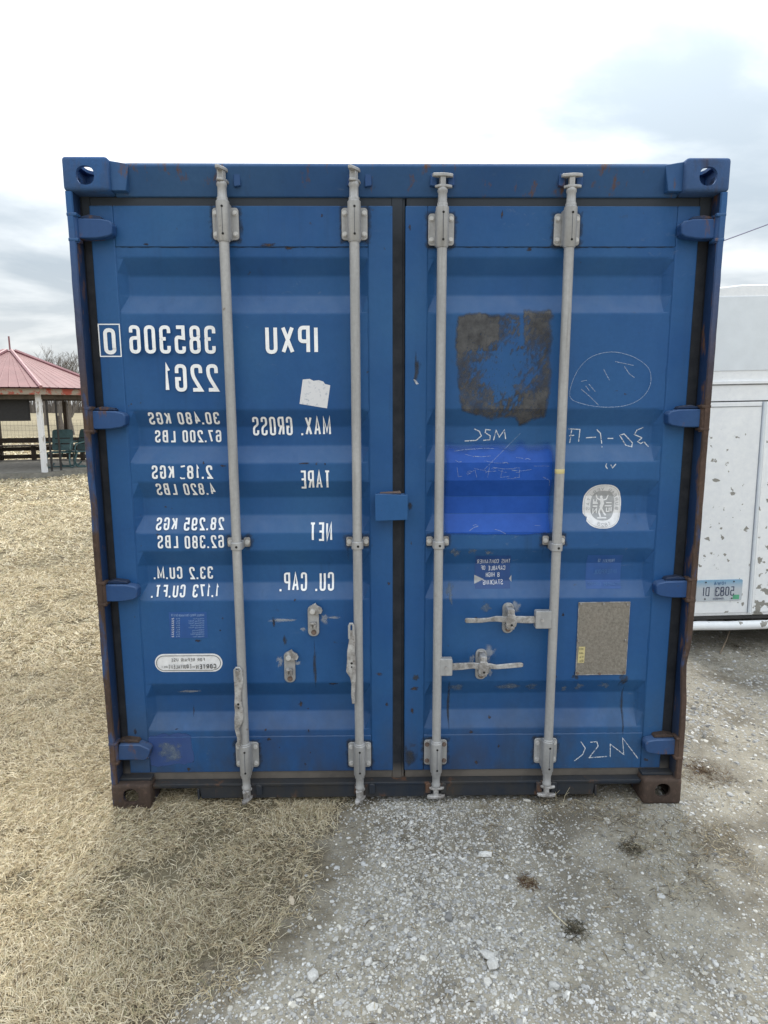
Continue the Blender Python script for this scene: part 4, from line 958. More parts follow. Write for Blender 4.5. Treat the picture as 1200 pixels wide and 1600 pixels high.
for i, (x, zt, zb) in enumerate(((-0.648, 2.432, 0.160), (-0.164, 2.432, 0.155), (0.163, 2.412, 0.163), (0.640, 2.412, 0.165))):
    k = 0 if i < 2 else 1
    def around(cx_, cz_, hw, hh, seed, drip, k=k):
        x0, x1, z0, z1 = cx_ - hw - 0.03, cx_ + hw + 0.03, cz_ - hh - 0.03 - drip, cz_ + hh + 0.03; N, Nz = 18, 26 if drip else 18; vs_ = []; mk_ = []
        zl = sorted([z0 + (z1 - z0) * j / Nz for j in range(Nz + 1)] + [z for z in ZB if z0 < z < z1])
        for z in zl:
            for a in range(N + 1):
                xx_ = x0 + (x1 - x0) * a / N; vs_.append((xx_, surf(xx_, z) - 0.0005 - 0.00004 * (seed % 5), z))
                d_ = math.hypot(max(abs(xx_ - cx_) - hw, 0), max(abs(z - cz_) - hh, 0)) / 0.024; m_ = 1.05 - d_ + 0.7 * (hash_noise(xx_ * 120, z * 120, seed) - 0.5)
                if drip and z < cz_ - hh: m_ = max(m_, (0.75 - (cz_ - hh - z) / drip) * (hash_noise(xx_ * 130, 3, seed) * 1.3 - 0.15) * (abs(xx_ - cx_) < hw))
                mk_.append(max(0, min(1, m_)))
        n_ = N + 1; ob_ = MB().add(vs_, [(j*n_+a, j*n_+a+1, (j+1)*n_+a+1, (j+1)*n_+a) for j in range(len(zl)-1) for a in range(N)]).build('grime', M['grime'], doors[k], fix=False)
        ob_.data.attributes.new('mask', 'FLOAT', 'POINT').data.foreach_set('value', mk_)
    around(x, zt - 0.0575, 0.047, 0.055, 200 + i, 0.0); around(x, zb + 0.0575, 0.047, 0.055, 210 + i, 0.0); around(x, 1.152, 0.044, 0.018, 220 + i, 0.20)
for u, v, ru, rv, s_ in ((470, 940, 8, 2, 1), (455, 930, 6, 9, 2), (748, 948, 10, 12, 3), (776, 936, 8, 2, 4)): pass

# ------------------------------------------------------------------ box trailer beside the container
q = NB('trailer_white'); n1 = q.noise(3.2, 6, 0.62); n2 = q.noise(30, 5, 0.6); n3 = q.noise(1.1, 3); zz = q.axis(2); xx = q.axis(0)
b = q.mix(q.mr(n2, 0.3, 0.7), (0.80, 0.81, 0.83), (0.88, 0.885, 0.89)); b = q.mix(q.mr(q.noise(4, 5, 0.6, sc=(1, 1, 0.2)), 0.45, 0.75, 0, 0.25), b, (0.58, 0.60, 0.63))
thr = q.math('ADD', q.mr(zz, 0.2, 1.75, 0.055, -0.02), q.mr(xx, 2.50, 2.56, 0.0, 0.10))
peel = q.mr(q.math('ADD', q.math('ADD', q.noise(17, 6, 0.55), q.math('MULTIPLY', q.noise(3.0, 3), 0.30)), thr), 0.828, 0.842)
b = q.mix(q.math('MULTIPLY', peel, q.mr(zz, 1.95, 1.75)), b, q.mix(n2, (0.20, 0.19, 0.17), (0.36, 0.345, 0.31)))
q.col(b).rough(0.5).spec(0.4).bump(q.math('SUBTRACT', n2, peel), 0.25, 0.002); M['trailer'] = q.m
plain('trailer_panel', (0.70, 0.735, 0.77), 0.5, 0.05, 8); plain('dark_steel', (0.03, 0.028, 0.027), 0.7, 0.3); plain('tyre_rubber', (0.02, 0.02, 0.02), 0.85, 0.2); plain('seam_grey', (0.16, 0.17, 0.18), 0.7, 0.2)
trailer = thing('box_trailer', 'white box trailer with peeling paint, parked behind the container edge', 'trailer', (2.0, 1.75, 0))
trailer.rotation_euler = (0, R(-1.0), 0)
def tpart(mb, name, mat, parent=trailer, **k):
    mb.v = [(x - 2.0, y - 1.75, z) for x, y, z in mb.v]; return mb.build(name, M[mat], parent, **k)
TX0, TX1, TZ0, TZ1 = 1.98, 4.28, 0.235, 2.455
outline = [(TX0, TZ0), (TX1, TZ0), (TX1, TZ1 - 0.10), (TX1 - 0.04, TZ1 - 0.03), (TX1 - 0.14, TZ1)] + [(TX0 + 0.34, TZ1 + 0.002), (TX0 + 0.20, TZ1 - 0.012), (TX0 + 0.10, TZ1 - 0.040), (TX0 + 0.03, TZ1 - 0.085), (TX0, TZ1 - 0.15)]
body = tpart(MB().prism(outline, 1.770, 6.1, 'y'), 'body', 'trailer', bevel=0.008)
tpart(MB().prism([(x, z) for x, z in round_rect(2.10, 4.16, 1.915, 2.385, 0.02, 3)], 1.7655, 1.771, 'y'), 'upper_panel', 'trailer_panel', bevel=0.002)
tpart(MB().box(TX0 + 0.004, TX1 - 0.004, 1.758, 1.7695, 1.828, 1.850), 'trim', 'trailer', bevel=0.003)
tpart(MB().box(TX0 + 0.004, TX1 - 0.004, 1.766, 1.7697, 1.8225, 1.8275), 'seam', 'seam_grey')
tpart(MB().box(TX0 + 0.003, TX1 - 0.003, 1.7655, 1.7697, 1.712, 1.720), 'seam', 'dark_steel')
for i, (a, b_) in enumerate(((TX0 + 0.01, 2.500), (2.546, 3.60), (3.606, TX1 - 0.01))):
    lf = tpart(MB().box(a, b_, 1.757, 1.7695, 0.262, 1.7115), 'rear_door', 'trailer', bevel=0.003)
    tpart(MB().box(a + 0.01, b_ - 0.004, 1.7545, 1.7568, 1.680, 1.684), 'seam', 'seam_grey', lf)
tpart(MB().prism([(2.503, 1.764), (2.503, 1.748), (2.510, 1.744), (2.520, 1.744), (2.526, 1.752), (2.526, 1.764)], 0.262, 1.711, 'z'), 'door_trim', 'trailer_panel')
tpart(MB().box(2.528, 2.5445, 1.752, 1.7695, 0.262, 1.711), 'door_trim', 'trailer', bevel=0.003)
tpart(MB().box(TX0, TX1, 1.762, 1.80, 0.215, 0.2345), 'gap_shade_strip', 'dark_steel')  # dark strip painting in the shade of the gap above the bumper
m = MB(); m.tube([(TX0 - 0.02 + i * 0.2, 1.735 + 0.003 * math.sin(i), 0.178 + 0.003 * math.sin(i * 2.1)) for i in range(13)], 0.031, 14)
tpart(m, 'bumper_pipe', 'trailer', smooth=True)
tpart(MB().box(2.15, 2.23, 1.76, 1.9, 0.15, 0.2145), 'bumper_bracket', 'dark_steel'); tpart(MB().box(4.0, 4.08, 1.76, 1.9, 0.15, 0.2145), 'bumper_bracket', 'dark_steel')
for x in (2.45, 3.1, 3.75): tpart(MB().box(x, x + 0.06, 1.81, 6.05, 0.14, 0.2345), 'frame_beam', 'dark_steel')
for x in (2.02, 4.06):
    for y in (4.2, 5.05):
        wh = tpart(MB().cyl((x, y, 0.33), (x + 0.2, y, 0.33), 0.33, 28), 'wheel', 'tyre_rubber', bevel=0.03)
        tpart(MB().cyl((x - 0.004, y, 0.33), (x + 0.204, y, 0.33), 0.17, 20), 'rim', 'trailer_panel', wh)
tpart(MB().box(2.15, 4.1, 4.16, 4.24, 0.29, 0.37), 'axle', 'dark_steel'); tpart(MB().box(2.15, 4.1, 5.01, 5.09, 0.29, 0.37), 'axle', 'dark_steel')
# licence plate, mirrored
q = NB('plate_paint'); zz = q.axis(2); n1 = q.noise(60, 4, 0.6)
b = q.mix(q.mr(zz, 0.445, 0.500), (0.52, 0.56, 0.60), (0.20, 0.40, 0.58)); b = q.mix(q.mr(n1, 0.35, 0.7, 0, 0.3), b, (0.40, 0.42, 0.46)); q.col(b).rough(0.45).bump(n1, 0.1, 0.001); M['plate_paint'] = q.m
plain('plate_ink', (0.035, 0.045, 0.10), 0.5, 0.2); plain('plate_blue', (0.06, 0.15, 0.30), 0.5, 0.2); plain('plate_green', (0.10, 0.38, 0.22), 0.5, 0.15)
PX0, PX1, PZ0, PZ1 = 2.134, 2.452, 0.352, 0.503
lp = tpart(MB().prism(round_rect(PX0, PX1, PZ0, PZ1, 0.012, 4), 1.7510, 1.7535, 'y'), 'licence_plate', 'plate_paint', bevel=0.0006)
tpart(MB().box(PX0 + 0.05, PX1 - 0.05, 1.7535, 1.757, PZ0 + 0.03, PZ1 - 0.03), 'plate_backing', 'dark_steel', lp)
def plate_text(txt, x0, x1, z0, z1, mat, t=0.26):
    for wds in text2d(txt, x0, x1, z0, z1, t, 0.34, words=True):
        o = conform('plate_text', wds, M[mat], lp, fn=lambda x, z: 1.7506, eps=0, step=0.00008)
        for v in o.data.vertices: v.co.x -= 2.0; v.co.y -= 1.75
plate_text('5083 DI', PX0 + 0.045, PX1 - 0.055, PZ0 + 0.036, PZ0 + 0.102, 'plate_ink', 0.24)
plate_text('IOWA', PX0 + 0.118, PX1 - 0.118, PZ1 - 0.036, PZ1 - 0.013, 'plate_blue', 0.26); plate_text('JOHNSON', PX0 + 0.115, PX1 - 0.12, PZ0 + 0.010, PZ0 + 0.025, 'plate_ink', 0.26)
tpart(MB().box(PX1 - 0.062, PX1 - 0.018, 1.7500, 1.7509, PZ0 + 0.010, PZ0 + 0.042), 'plate_sticker', 'plate_green', lp)
for x, z in ((PX0 + 0.062, PZ1 - 0.016), (PX1 - 0.062, PZ1 - 0.014), (PX0 + 0.062, PZ0 + 0.016), (PX1 - 0.070, PZ0 + 0.017)):
    tpart(MB().cyl((x, 1.7475, z), (x, 1.7509, z), 0.0052, 10), 'bolt', 'dark_steel', lp)

# overhead cable
plain('cable_sheath', (0.20, 0.20, 0.30), 0.6, 0.1)
pa, pb = wp(960, 436, 10.0), wp(1500, 232, 10.6)
path = []
for i in range(25):
    t = i / 24; p = pa.lerp(pb, t); p.z -= 0.25 * t * (1 - t); path.append(p)
tag(MB().tube(path, 0.011, 6).build('overhead_cable', M['cable_sheath'], smooth=True), 'thin overhead cable rising to the right above the white trailer', 'cable')

# ------------------------------------------------------------------ gazebo
q = NB('red_roof'); n1 = q.noise(2.5, 5, 0.6); n2 = q.noise(20, 5, 0.7)
b = q.mix(q.mr(n1, 0.3, 0.7), (0.115, 0.032, 0.037), (0.170, 0.060, 0.064)); b = q.mix(q.mr(n2, 0.55, 0.75, 0, 0.7), b, (0.17, 0.055, 0.055)); q.col(b).rough(0.6).bump(n2, 0.2, 0.004); M['red_roof'] = q.m
plain('hip_cap', (0.26, 0.12, 0.13), 0.45, 0.15, 6)
q = NB('flaking_fascia'); n1 = q.noise(3.5, 6, 0.65); q.col(q.mix(q.mr(n1, 0.47, 0.53), (0.33, 0.07, 0.045), (0.30, 0.25, 0.20))).rough(0.8); M['fascia'] = q.m
q = NB('old_wood'); n1 = q.noise(6, 6, 0.65, sc=(1, 1, 0.3)); q.col(q.mix(q.mr(n1, 0.3, 0.7), (0.050, 0.040, 0.033), (0.115, 0.092, 0.074))).rough(0.85); M['old_wood'] = q.m
q = NB('grey_wood'); n1 = q.noise(8, 6, 0.65); q.col(q.mix(q.mr(n1, 0.3, 0.7), (0.15, 0.14, 0.12), (0.28, 0.265, 0.23))).rough(0.85); M['grey_wood'] = q.m
q = NB('flaking_white'); n1 = q.noise(9, 6, 0.65, sc=(1, 1, 0.5)); q.col(q.mix(q.mr(n1, 0.56, 0.64), (0.72, 0.72, 0.73), (0.36, 0.33, 0.29))).rough(0.7); M['flaking_white'] = q.m
plain('black_board', (0.014, 0.014, 0.016), 0.6, 0.3); plain('black_pole', (0.02, 0.018, 0.018), 0.6, 0.3); plain('teal_metal', (0.045, 0.098, 0.105), 0.55, 0.25, 15); plain('wire', (0.16, 0.14, 0.12), 0.7, 0.1)
GC = Vector((-9.72, 15.0, 0)); GA0 = R(40.7)
gz = thing('gazebo', 'octagonal wooden gazebo with faded red metal roof and one white post', 'gazebo', GC)
def gv(k, r, z): a = GA0 + k * math.pi / 4; return Vector((r * math.sin(a), -r * math.cos(a), z))
RR, RP, EZ, AZ = 2.68, 2.42, 2.165, 3.14
for k in range(8):
    a, b_ = gv(k, RR, EZ), gv(k + 1, RR, EZ); at_, bt = gv(k, 0.16, AZ), gv(k + 1, 0.16, AZ)
    m = MB(); n_ = 9; vs_ = []
    for i in range(n_ + 1):               # ribbed metal sheet
        t = i / n_
        for dt, dz in ((0, 0), (0.010, 0.009), (0.020, 0)):
            tt = min(1, t + dt)
            lo = a.lerp(b_, tt); hi = at_.lerp(bt, tt)
            vs_ += [(lo.x, lo.y, lo.z + dz), (hi.x, hi.y, hi.z + dz * 0.4)]
    m.add(vs_, [(2*i, 2*i+2, 2*i+3, 2*i+1) for i in range(len(vs_) // 2 - 1)])
    m.add([(p.x, p.y, p.z - 0.03) for p in (a, b_, bt, at_)], [(0, 1, 2, 3)])
    m.build('roof_panel', M['red_roof'], gz, fix=False)
    d = (b_ - a).normalized()
    m = MB(); m.tube([gv(k, RR + 0.03, EZ + 0.005), gv(k, 0.14, AZ + 0.03)], 0.045, 6); m.build('hip_cap', M['hip_cap'], gz)
    def plank(r0, z0, z1, th, name, mat, f0=0.0, f1=1.0):
        p, q_ = gv(k, r0, 0), gv(k + 1, r0, 0); p, q_ = p.lerp(q_, f0), p.lerp(q_, f1); n = Vector((p.x + q_.x, p.y + q_.y, 0)).normalized() * th
        m = MB(); m.add([(p.x, p.y, z0), (q_.x, q_.y, z0), (q_.x - n.x, q_.y - n.y, z0), (p.x - n.x, p.y - n.y, z0), (p.x, p.y, z1), (q_.x, q_.y, z1), (q_.x - n.x, q_.y - n.y, z1), (p.x - n.x, p.y - n.y, z1)], [(0,3,2,1),(4,5,6,7),(0,1,5,4),(1,2,6,5),(2,3,7,6),(3,0,4,7)])
        return m.build(name, M[mat], gz)
    plank(RR - 0.06, EZ - 0.17, EZ - 0.03, 0.03, 'fascia', 'fascia'); plank(RP + 0.02, EZ - 0.28, EZ - 0.172, 0.10, 'beam', 'old_wood')
    plank(RP + 0.06, -0.02, 0.13, 0.06, 'skirt_board', 'grey_wood')
    if k not in (7, 0):
        for z0, h_ in ((0.64, 0.15), (0.40, 0.12), (0.17, 0.12)): plank(RP - 0.02, z0, z0 + h_, 0.035, 'rail', 'old_wood', 0.02, 0.98)
    else:
        if k == 0:
            for f in (0.10, 0.24, 0.80): plank(RP - 0.03, 0.131, EZ - 0.281, 0.03, 'screen_pole', 'black_pole', f, f + 0.025)
    p = gv(k, RP - 0.02, 0); w = 0.055
    MB().box(p.x - w, p.x + w, p.y - w, p.y + w, 0.135 if k else 0.0, EZ - 0.15 if not k else EZ - 0.285).build('post', M['flaking_white'] if k == 0 else M['old_wood'], gz, bevel=0.006)
for k in (2, 3, 4, 5):                   # benches along the far sides
    for r0 in (RP - 0.12, RP - 0.26, RP - 0.40):
        p, q_ = gv(k, r0, 0), gv(k + 1, r0, 0); n = Vector((p.x + q_.x, p.y + q_.y, 0)).normalized() * 0.12
        MB().add([(p.x, p.y, 0.55), (q_.x, q_.y, 0.55), (q_.x - n.x, q_.y - n.y, 0.55), (p.x - n.x, p.y - n.y, 0.55), (p.x, p.y, 0.59), (q_.x, q_.y, 0.59), (q_.x - n.x, q_.y - n.y, 0.59), (p.x - n.x, p.y - n.y, 0.59)], [(0,3,2,1),(4,5,6,7),(0,1,5,4),(1,2,6,5),(2,3,7,6),(3,0,4,7)]).build('bench_board', M['old_wood'], gz)
    p = gv(k + 0.5, RP - 0.45, 0); MB().box(p.x - 0.05, p.x + 0.05, p.y - 0.05, p.y + 0.05, 0.135, 0.55).build('bench_leg', M['old_wood'], gz)
m = MB(); m.add([gv(k, RP + 0.02, 0.134) for k in range(8)], [tuple(range(8))]); m.build('deck', M['grey_wood'], gz, fix=False)
m = MB(); m.add([gv(k, 0.17, AZ + 0.01) for k in range(8)] + [Vector((0, 0, AZ + 0.06))], [(k, (k + 1) % 8, 8) for k in range(8)]); m.build('roof_cap', M['hip_cap'], gz)
MB().cyl((0, 0, AZ), (0.0, 0, AZ + 0.40), 0.022, 8).build('finial', M['hip_cap'], gz)
m = MB(); pa, pb = gv(-1, RP - 0.25, 0) + GC, gv(0, RP - 0.25, 0) + GC; pa, pb = pa.lerp(pb, 0.30), pa.lerp(pb, 0.88); n = Vector((0.04, 0.03, 0))
m.add([(pa.x, pa.y, 1.37), (pb.x, pb.y, 1.37), (pb.x + n.x, pb.y + n.y, 1.37), (pa.x + n.x, pa.y + n.y, 1.37), (pa.x, pa.y, 1.885), (pb.x, pb.y, 1.885), (pb.x + n.x, pb.y + n.y, 1.885), (pa.x + n.x, pa.y + n.y, 1.885)], [(0,3,2,1),(4,5,6,7),(0,1,5,4),(1,2,6,5),(2,3,7,6),(3,0,4,7)])
tag(m.build('board', M['black_board']), 'black board hanging under the red gazebo roof', 'board')
# metal rocking chairs on the deck
def chair(px, Y, rz, label):
    c = thing('lawn_chair', label, 'chair', (wp(px, 735, Y).x, Y, 0.136), 'metal chairs in the gazebo'); c.rotation_euler = (0, 0, rz)
    m = MB(); m.prism(round_rect(-0.25, 0.25, 0.44, 0.98, 0.06, 4), 0.22, 0.25, 'y'); bk = m.build('backrest', M['teal_metal'], c)
    for v in bk.data.vertices: v.co.y += (v.co.z - 0.44) * 0.30
    for z in (0.60, 0.74): MB().box(-0.18, 0.18, 0.215 + (z - 0.44) * 0.3, 0.222 + (z - 0.44) * 0.3, z, z + 0.03).build('back_slot', M['black_pole'], bk)
    MB().prism(round_rect(-0.27, 0.27, -0.27, 0.25, 0.05, 4), 0.40, 0.43, 'z').build('seat', M['teal_metal'], c, bevel=0.01)
    for sx in (-1, 1):
        MB().tube([(sx * 0.30, 0.30, 0.66), (sx * 0.31, -0.05, 0.66), (sx * 0.31, -0.26, 0.63), (sx * 0.30, -0.30, 0.50), (sx * 0.28, -0.24, 0.40)], 0.022, 8).build('arm', M['teal_metal'], c, smooth=True)
        MB().tube([(sx * 0.26, -0.20, 0.41), (sx * 0.27, -0.30, 0.20), (sx * 0.27, -0.24, 0.045), (sx * 0.27, 0.0, 0.022), (sx * 0.27, 0.26, 0.045), (sx * 0.27, 0.36, 0.10)], 0.020, 8).build('leg', M['teal_metal'], c, smooth=True)
        MB().tube([(sx * 0.26, 0.18, 0.41), (sx * 0.27, 0.14, 0.03)], 0.018, 8).build('leg', M['teal_metal'], c, smooth=True)
    MB().tube([(-0.27, 0.0, 0.04), (0.27, 0.0, 0.04)], 0.016, 8).build('stretcher', M['teal_metal'], c, smooth=True)
chair(97, 14.2, R(12), 'teal metal chair on the gazebo deck, nearer the white post'); chair(122, 14.5, R(-25), 'teal metal chair on the gazebo deck, half hidden by the container')

# wire fence behind the gazebo
fence = thing('wire_fence', 'thin wire stock fence across the field behind the gazebo', 'fence', (-16, 24, 0))
m = MB()
for z in (0.12, 0.26, 0.42, 0.58, 0.76, 0.96, 1.18): m.tube([(-9 + 18 * i / 12, 0, z) for i in range(13)], 0.006, 4)
for i in range(121): m.tube([(-9 + 0.15 * i, 0, 0.12), (-9 + 0.15 * i, 0, 1.18)], 0.004, 3)
tag(m.build('wire_mesh', M['wire'], fence), kind='stuff')
for i in range(7): MB().cyl((-9 + 3 * i, 0.05, 0), (-9 + 3 * i, 0.05, 1.35), 0.05, 8).build('fence_post', M['old_wood'], fence)

# bare trees and the far wood
q = NB('bark'); n1 = q.noise(5, 5); q.col(q.mix(n1, (0.085, 0.070, 0.060), (0.17, 0.15, 0.135))).rough(0.9); M['bark'] = q.m
def bare_tree(loc, h, seed, label, depth_=6):
    rnd = random.Random(seed); t = thing('bare_tree', label, 'tree', loc, 'leafless trees behind the gazebo'); tr, cr = MB(), MB()
    def grow(p, d, L, r, lev):
        q1 = p + d * L * 0.5 + Vector((rnd.uniform(-1, 1), rnd.uniform(-1, 1), 0)) * L * 0.05; q2 = p + d * L
        (tr if lev < 2 else cr).tube([p, q1, q2], [r, r * 0.85, r * 0.68], 6 if lev < 2 else 4 if lev < 4 else 3)
        if lev >= depth_: return
        for i in range(rnd.choice((2, 3, 3)) if lev else 4):
            ax = Vector((rnd.uniform(-1, 1), rnd.uniform(-1, 1), rnd.uniform(-0.3, 0.6))).normalized()
            nd = (d + ax * rnd.uniform(0.45, 0.85)).normalized(); nd.z = nd.z * 0.9 + 0.16; nd.normalize()
            grow(q2 if i == 0 else p + (q2 - p) * rnd.uniform(0.55, 1.0), nd, L * rnd.uniform(0.62, 0.80), max(r * rnd.uniform(0.45, 0.62), 0.007), lev + 1)
    grow(Vector((0, 0, 0)), Vector((0, 0, 1)), h * 0.27, h * 0.022, 0)
    tr.build('trunk', M['bark'], t, smooth=True); cr.build('crown', M['bark'], t)
for i, (px, Y, vt, lab) in enumerate(((112, 38, 536, 'bare leafless tree closest to the container edge, behind the gazebo'), (97, 46, 541, 'bare leafless tree between the gazebo roof and the nearest tree'), (72, 60, 546, 'fainter bare tree right above the gazebo roof'))):
    p = wp(px, 660, Y); bare_tree((p.x, Y, 0), wp(px, vt, Y).z * 1.22, 31 + i, lab, 6)
m = MB(); rnd = random.Random(5)
for i in range(5200):
    x = rnd.uniform(-330, 120); y = 190 + rnd.uniform(-8, 14); h = (2.4 + 2.2 * hash_noise(x / 14, 0, 4) + 1.4 * hash_noise(x / 3.5, 2, 4)) * rnd.uniform(0.55, 1.15); w = rnd.uniform(0.10, 0.34); l = rnd.uniform(-0.6, 0.6)
    m.add([(x - w, y, -0.1), (x + w, y, -0.1), (x + w * 0.5 + l, y, h * 0.7), (x + l * 1.6, y + 0.2, h), (x - w * 0.5 + l, y, h * 0.7), (x, y + w, -0.1)], [(0, 1, 2, 3, 4), (1, 5, 3), (5, 0, 3)])
tag(m.build('far_wood', M['bark'], fix=False), 'low dark line of bare woodland along the horizon', 'woodland', kind='stuff')

# ------------------------------------------------------------------ dry grass
def np_mesh(name, V, F_idx, loop_tot, mat, cols=None, smooth=False):
    me = bpy.data.meshes.new(name); me.vertices.add(len(V)); me.vertices.foreach_set('co', V.astype(np.float32).ravel())
    me.loops.add(len(F_idx)); me.loops.foreach_set('vertex_index', F_idx.astype(np.int32))
    st = np.concatenate(([0], np.cumsum(loop_tot)[:-1])).astype(np.int32)
    me.polygons.add(len(loop_tot)); me.polygons.foreach_set('loop_start', st); me.polygons.foreach_set('loop_total', loop_tot.astype(np.int32))
    me.update(calc_edges=True)
    if cols is not None:
        at = me.color_attributes.new('tint', 'FLOAT_COLOR', 'POINT'); c4 = np.concatenate([cols, np.ones((len(cols), 1))], 1).astype(np.float32); at.data.foreach_set('color', c4.ravel())
    if not smooth: me.shade_flat()
    me.materials.append(mat); ob = bpy.data.objects.new(name, me); COL.objects.link(ob); return ob
def vnoise(x, y, s):
    def h(i, j):
        v = np.sin(i * 127.1 + j * 311.7 + s * 74.7) * 43758.5453; return v - np.floor(v)
    i, j = np.floor(x), np.floor(y); fx, fy = x - i, y - j; fx = fx * fx * (3 - 2 * fx); fy = fy * fy * (3 - 2 * fy)
    return (h(i, j) * (1 - fx) + h(i + 1, j) * fx) * (1 - fy) + (h(i, j + 1) * (1 - fx) + h(i + 1, j + 1) * fx) * fy
PAL = np.array([(0.60, 0.52, 0.36), (0.70, 0.63, 0.48), (0.48, 0.395, 0.26), (0.33, 0.26, 0.17), (0.12, 0.095, 0.07), (0.33, 0.31, 0.19), (0.66, 0.59, 0.455)])
PW = np.array([0.27, 0.20, 0.20, 0.11, 0.05, 0.05, 0.12])
def blades(P, L, W, elev, az, curl, pal=PAL, pw=PW, shade=None):
    n = len(P); d = np.stack([np.cos(az), np.sin(az)], 1)
    az2 = az + RNG.normal(0, curl, n); d2 = np.stack([np.cos(az2), np.sin(az2)], 1)
    e2 = elev - RNG.uniform(0.2, 1.1, n)
    m = P.copy(); m[:, :2] += d * (L * 0.5 * np.cos(elev))[:, None]; m[:, 2] += L * 0.5 * np.sin(elev)
    t = m.copy(); t[:, :2] += d2 * (L * 0.5 * np.cos(e2))[:, None]; t[:, 2] = np.maximum(t[:, 2] + L * 0.5 * np.sin(e2), 0.003)
    s = np.stack([-np.sin(az), np.cos(az)], 1) * (W * 0.5)[:, None]; s2 = np.stack([-np.sin(az2), np.cos(az2)], 1) * (W * 0.42)[:, None]
    z = np.zeros((n, 1)); tw = RNG.uniform(-0.6, 0.6, (n, 1)) * W[:, None]
    V = np.stack([P + np.hstack([s, z]), P - np.hstack([s, z]), m - np.hstack([s2, tw]), m + np.hstack([s2, tw]), t], 1).reshape(-1, 3)
    base = np.arange(n)[:, None] * 5; F = (base + np.array([0, 1, 2, 3, 3, 2, 4])).ravel(); tot = np.tile([4, 3], n)
    c = pal[RNG.choice(len(pal), n, p=pw)] * RNG.uniform(0.80, 1.18, (n, 1))
    if shade is not None: c = c * shade[:, None]
    return V, F, tot, np.repeat(c, 5, 0)
q = NB('straw'); c = q.attr('tint'); q.col(c).rough(0.75).spec(0.2); tl = q.n('ShaderNodeBsdfTranslucent'); q.l(c, tl.inputs[0]); mx = q.n('ShaderNodeMixShader'); mx.inputs[0].default_value = 0.25
q.l(q.b.outputs[0], mx.inputs[1]); q.l(tl.outputs[0], mx.inputs[2]); q.l(mx.outputs[0], q.out.inputs[0]); M['straw'] = q.m
EY = np.array([e[0] for e in EDGE]); EX = np.array([e[1] for e in EDGE])
def scatter(n, x0, x1, y0, y1):
    return np.stack([RNG.uniform(x0, x1, n), RNG.uniform(y0, y1, n)], 1)
def lawn_keep(p):
    e = np.interp(p[:, 1], EY, EX) + 0.06 * np.sin(p[:, 1] * 7.0) + 0.26 * (vnoise(p[:, 0] * 6, p[:, 1] * 6, 3) - 0.5) + 0.14 * (vnoise(p[:, 0] * 19, p[:, 1] * 19, 6) - 0.5)
    fade = np.clip((e + 0.08 - p[:, 0]) / 0.30, 0, 1) ** 1.6
    k = (RNG.uniform(0, 1, len(p)) < fade) & ~((p[:, 0] > -1.215) & (p[:, 1] > 0.30))
    bare = vnoise(p[:, 0] * 5 + 3, p[:, 1] * 5, 8) * 0.7 + vnoise(p[:, 0] * 13, p[:, 1] * 13, 9) * 0.3       # thin places
    return k & (RNG.uniform(0, 1, len(p)) < np.clip((0.80 - bare) * 4.5, 0.15, 1))
bands = [  # n, x0, x1, y0, y1, length, width
    (112000, -1.75, 0.02, -1.15, 0.30, 0.042, 0.0018), (16000, -2.6, -0.6, -2.3, -1.15, 0.055, 0.0032), (92000, -2.6, -1.20, -0.6, 1.6, 0.046, 0.0023),
    (70000, -4.4, -1.20, 1.4, 4.2, 0.065, 0.0045), (60000, -8.0, -1.20, 4.0, 9.0, 0.085, 0.0080), (42000, -14.0, -3.0, 8.5, 17.0, 0.12, 0.0160), (26000, -26.0, -8.0, 16.0, 34.0, 0.18, 0.04), (9000, -2.6, -1.5, -2.2, -0.4, 0.055, 0.0035)]
parts = []
for n, x0, x1, y0, y1, L, W in bands:
    p = scatter(n, x0, x1, y0, y1); p = p[lawn_keep(p)]; n = len(p)
    ring = np.hypot(p[:, 0] - GC.x, p[:, 1] - GC.y) > 2.62; p = p[ring]; n = len(p)
    big = vnoise(p[:, 0] * 1.6, p[:, 1] * 1.6, 12)
    az = vnoise(p[:, 0] * 2.5, p[:, 1] * 2.5, 21) * 9 + RNG.normal(0, 1.1, n)
    el = np.clip(RNG.normal(0.30, 0.28, n), 0.0, 1.2)
    P = np.hstack([p, RNG.uniform(-0.002, 0.012, (n, 1)) * min(1.5, L / 0.05)])
    parts.append(blades(P, L * RNG.uniform(0.5, 1.5, n), W * RNG.uniform(0.6, 1.35, n), el, az, 0.7, shade=0.88 + 0.24 * big))
def merge(parts):
    V, F, T, C = [], [], [], []; o = 0
    for v, f, t, c in parts: V.append(v); F.append(f + o); T.append(t); C.append(c); o += len(v)
    return np.concatenate(V), np.concatenate(F), np.concatenate(T), np.concatenate(C)
V, F, T, C_ = merge(parts)
tag(np_mesh('dry_grass', V, F, T, M['straw'], C_), 'matted dead straw coloured grass covering the lawn', 'grass', kind='stuff')
# dead stems strewn over the gravel, thickest by the container and under the trailer
p = np.concatenate([scatter(2600, -0.3, 1.9, -1.1, 0.28), scatter(5200, 0.35, 1.35, -0.55, 0.25), scatter(6500, 1.24, 4.2, -0.2, 1.4), scatter(9000, 1.24, 4.4, 1.3, 3.4)])
dn = vnoise(p[:, 0] * 4, p[:, 1] * 4, 41) * 0.6 + vnoise(p[:, 0] * 11, p[:, 1] * 11, 43) * 0.4
p = p[RNG.uniform(0, 1, len(p)) < np.clip((dn - 0.38) * 4, 0.03, 1)]; n = len(p)
P = np.hstack([p, RNG.uniform(0.001, 0.008, (n, 1))])
V, F, T, C_ = blades(P, RNG.uniform(0.012, 0.055, n), RNG.uniform(0.0010, 0.0024, n), np.clip(RNG.normal(0.12, 0.15, n), 0, 0.8), RNG.uniform(0, 6.28, n), 0.5, pw=np.array([0.12, 0.08, 0.18, 0.28, 0.24, 0.04, 0.06]), shade=np.full(n, 0.72))
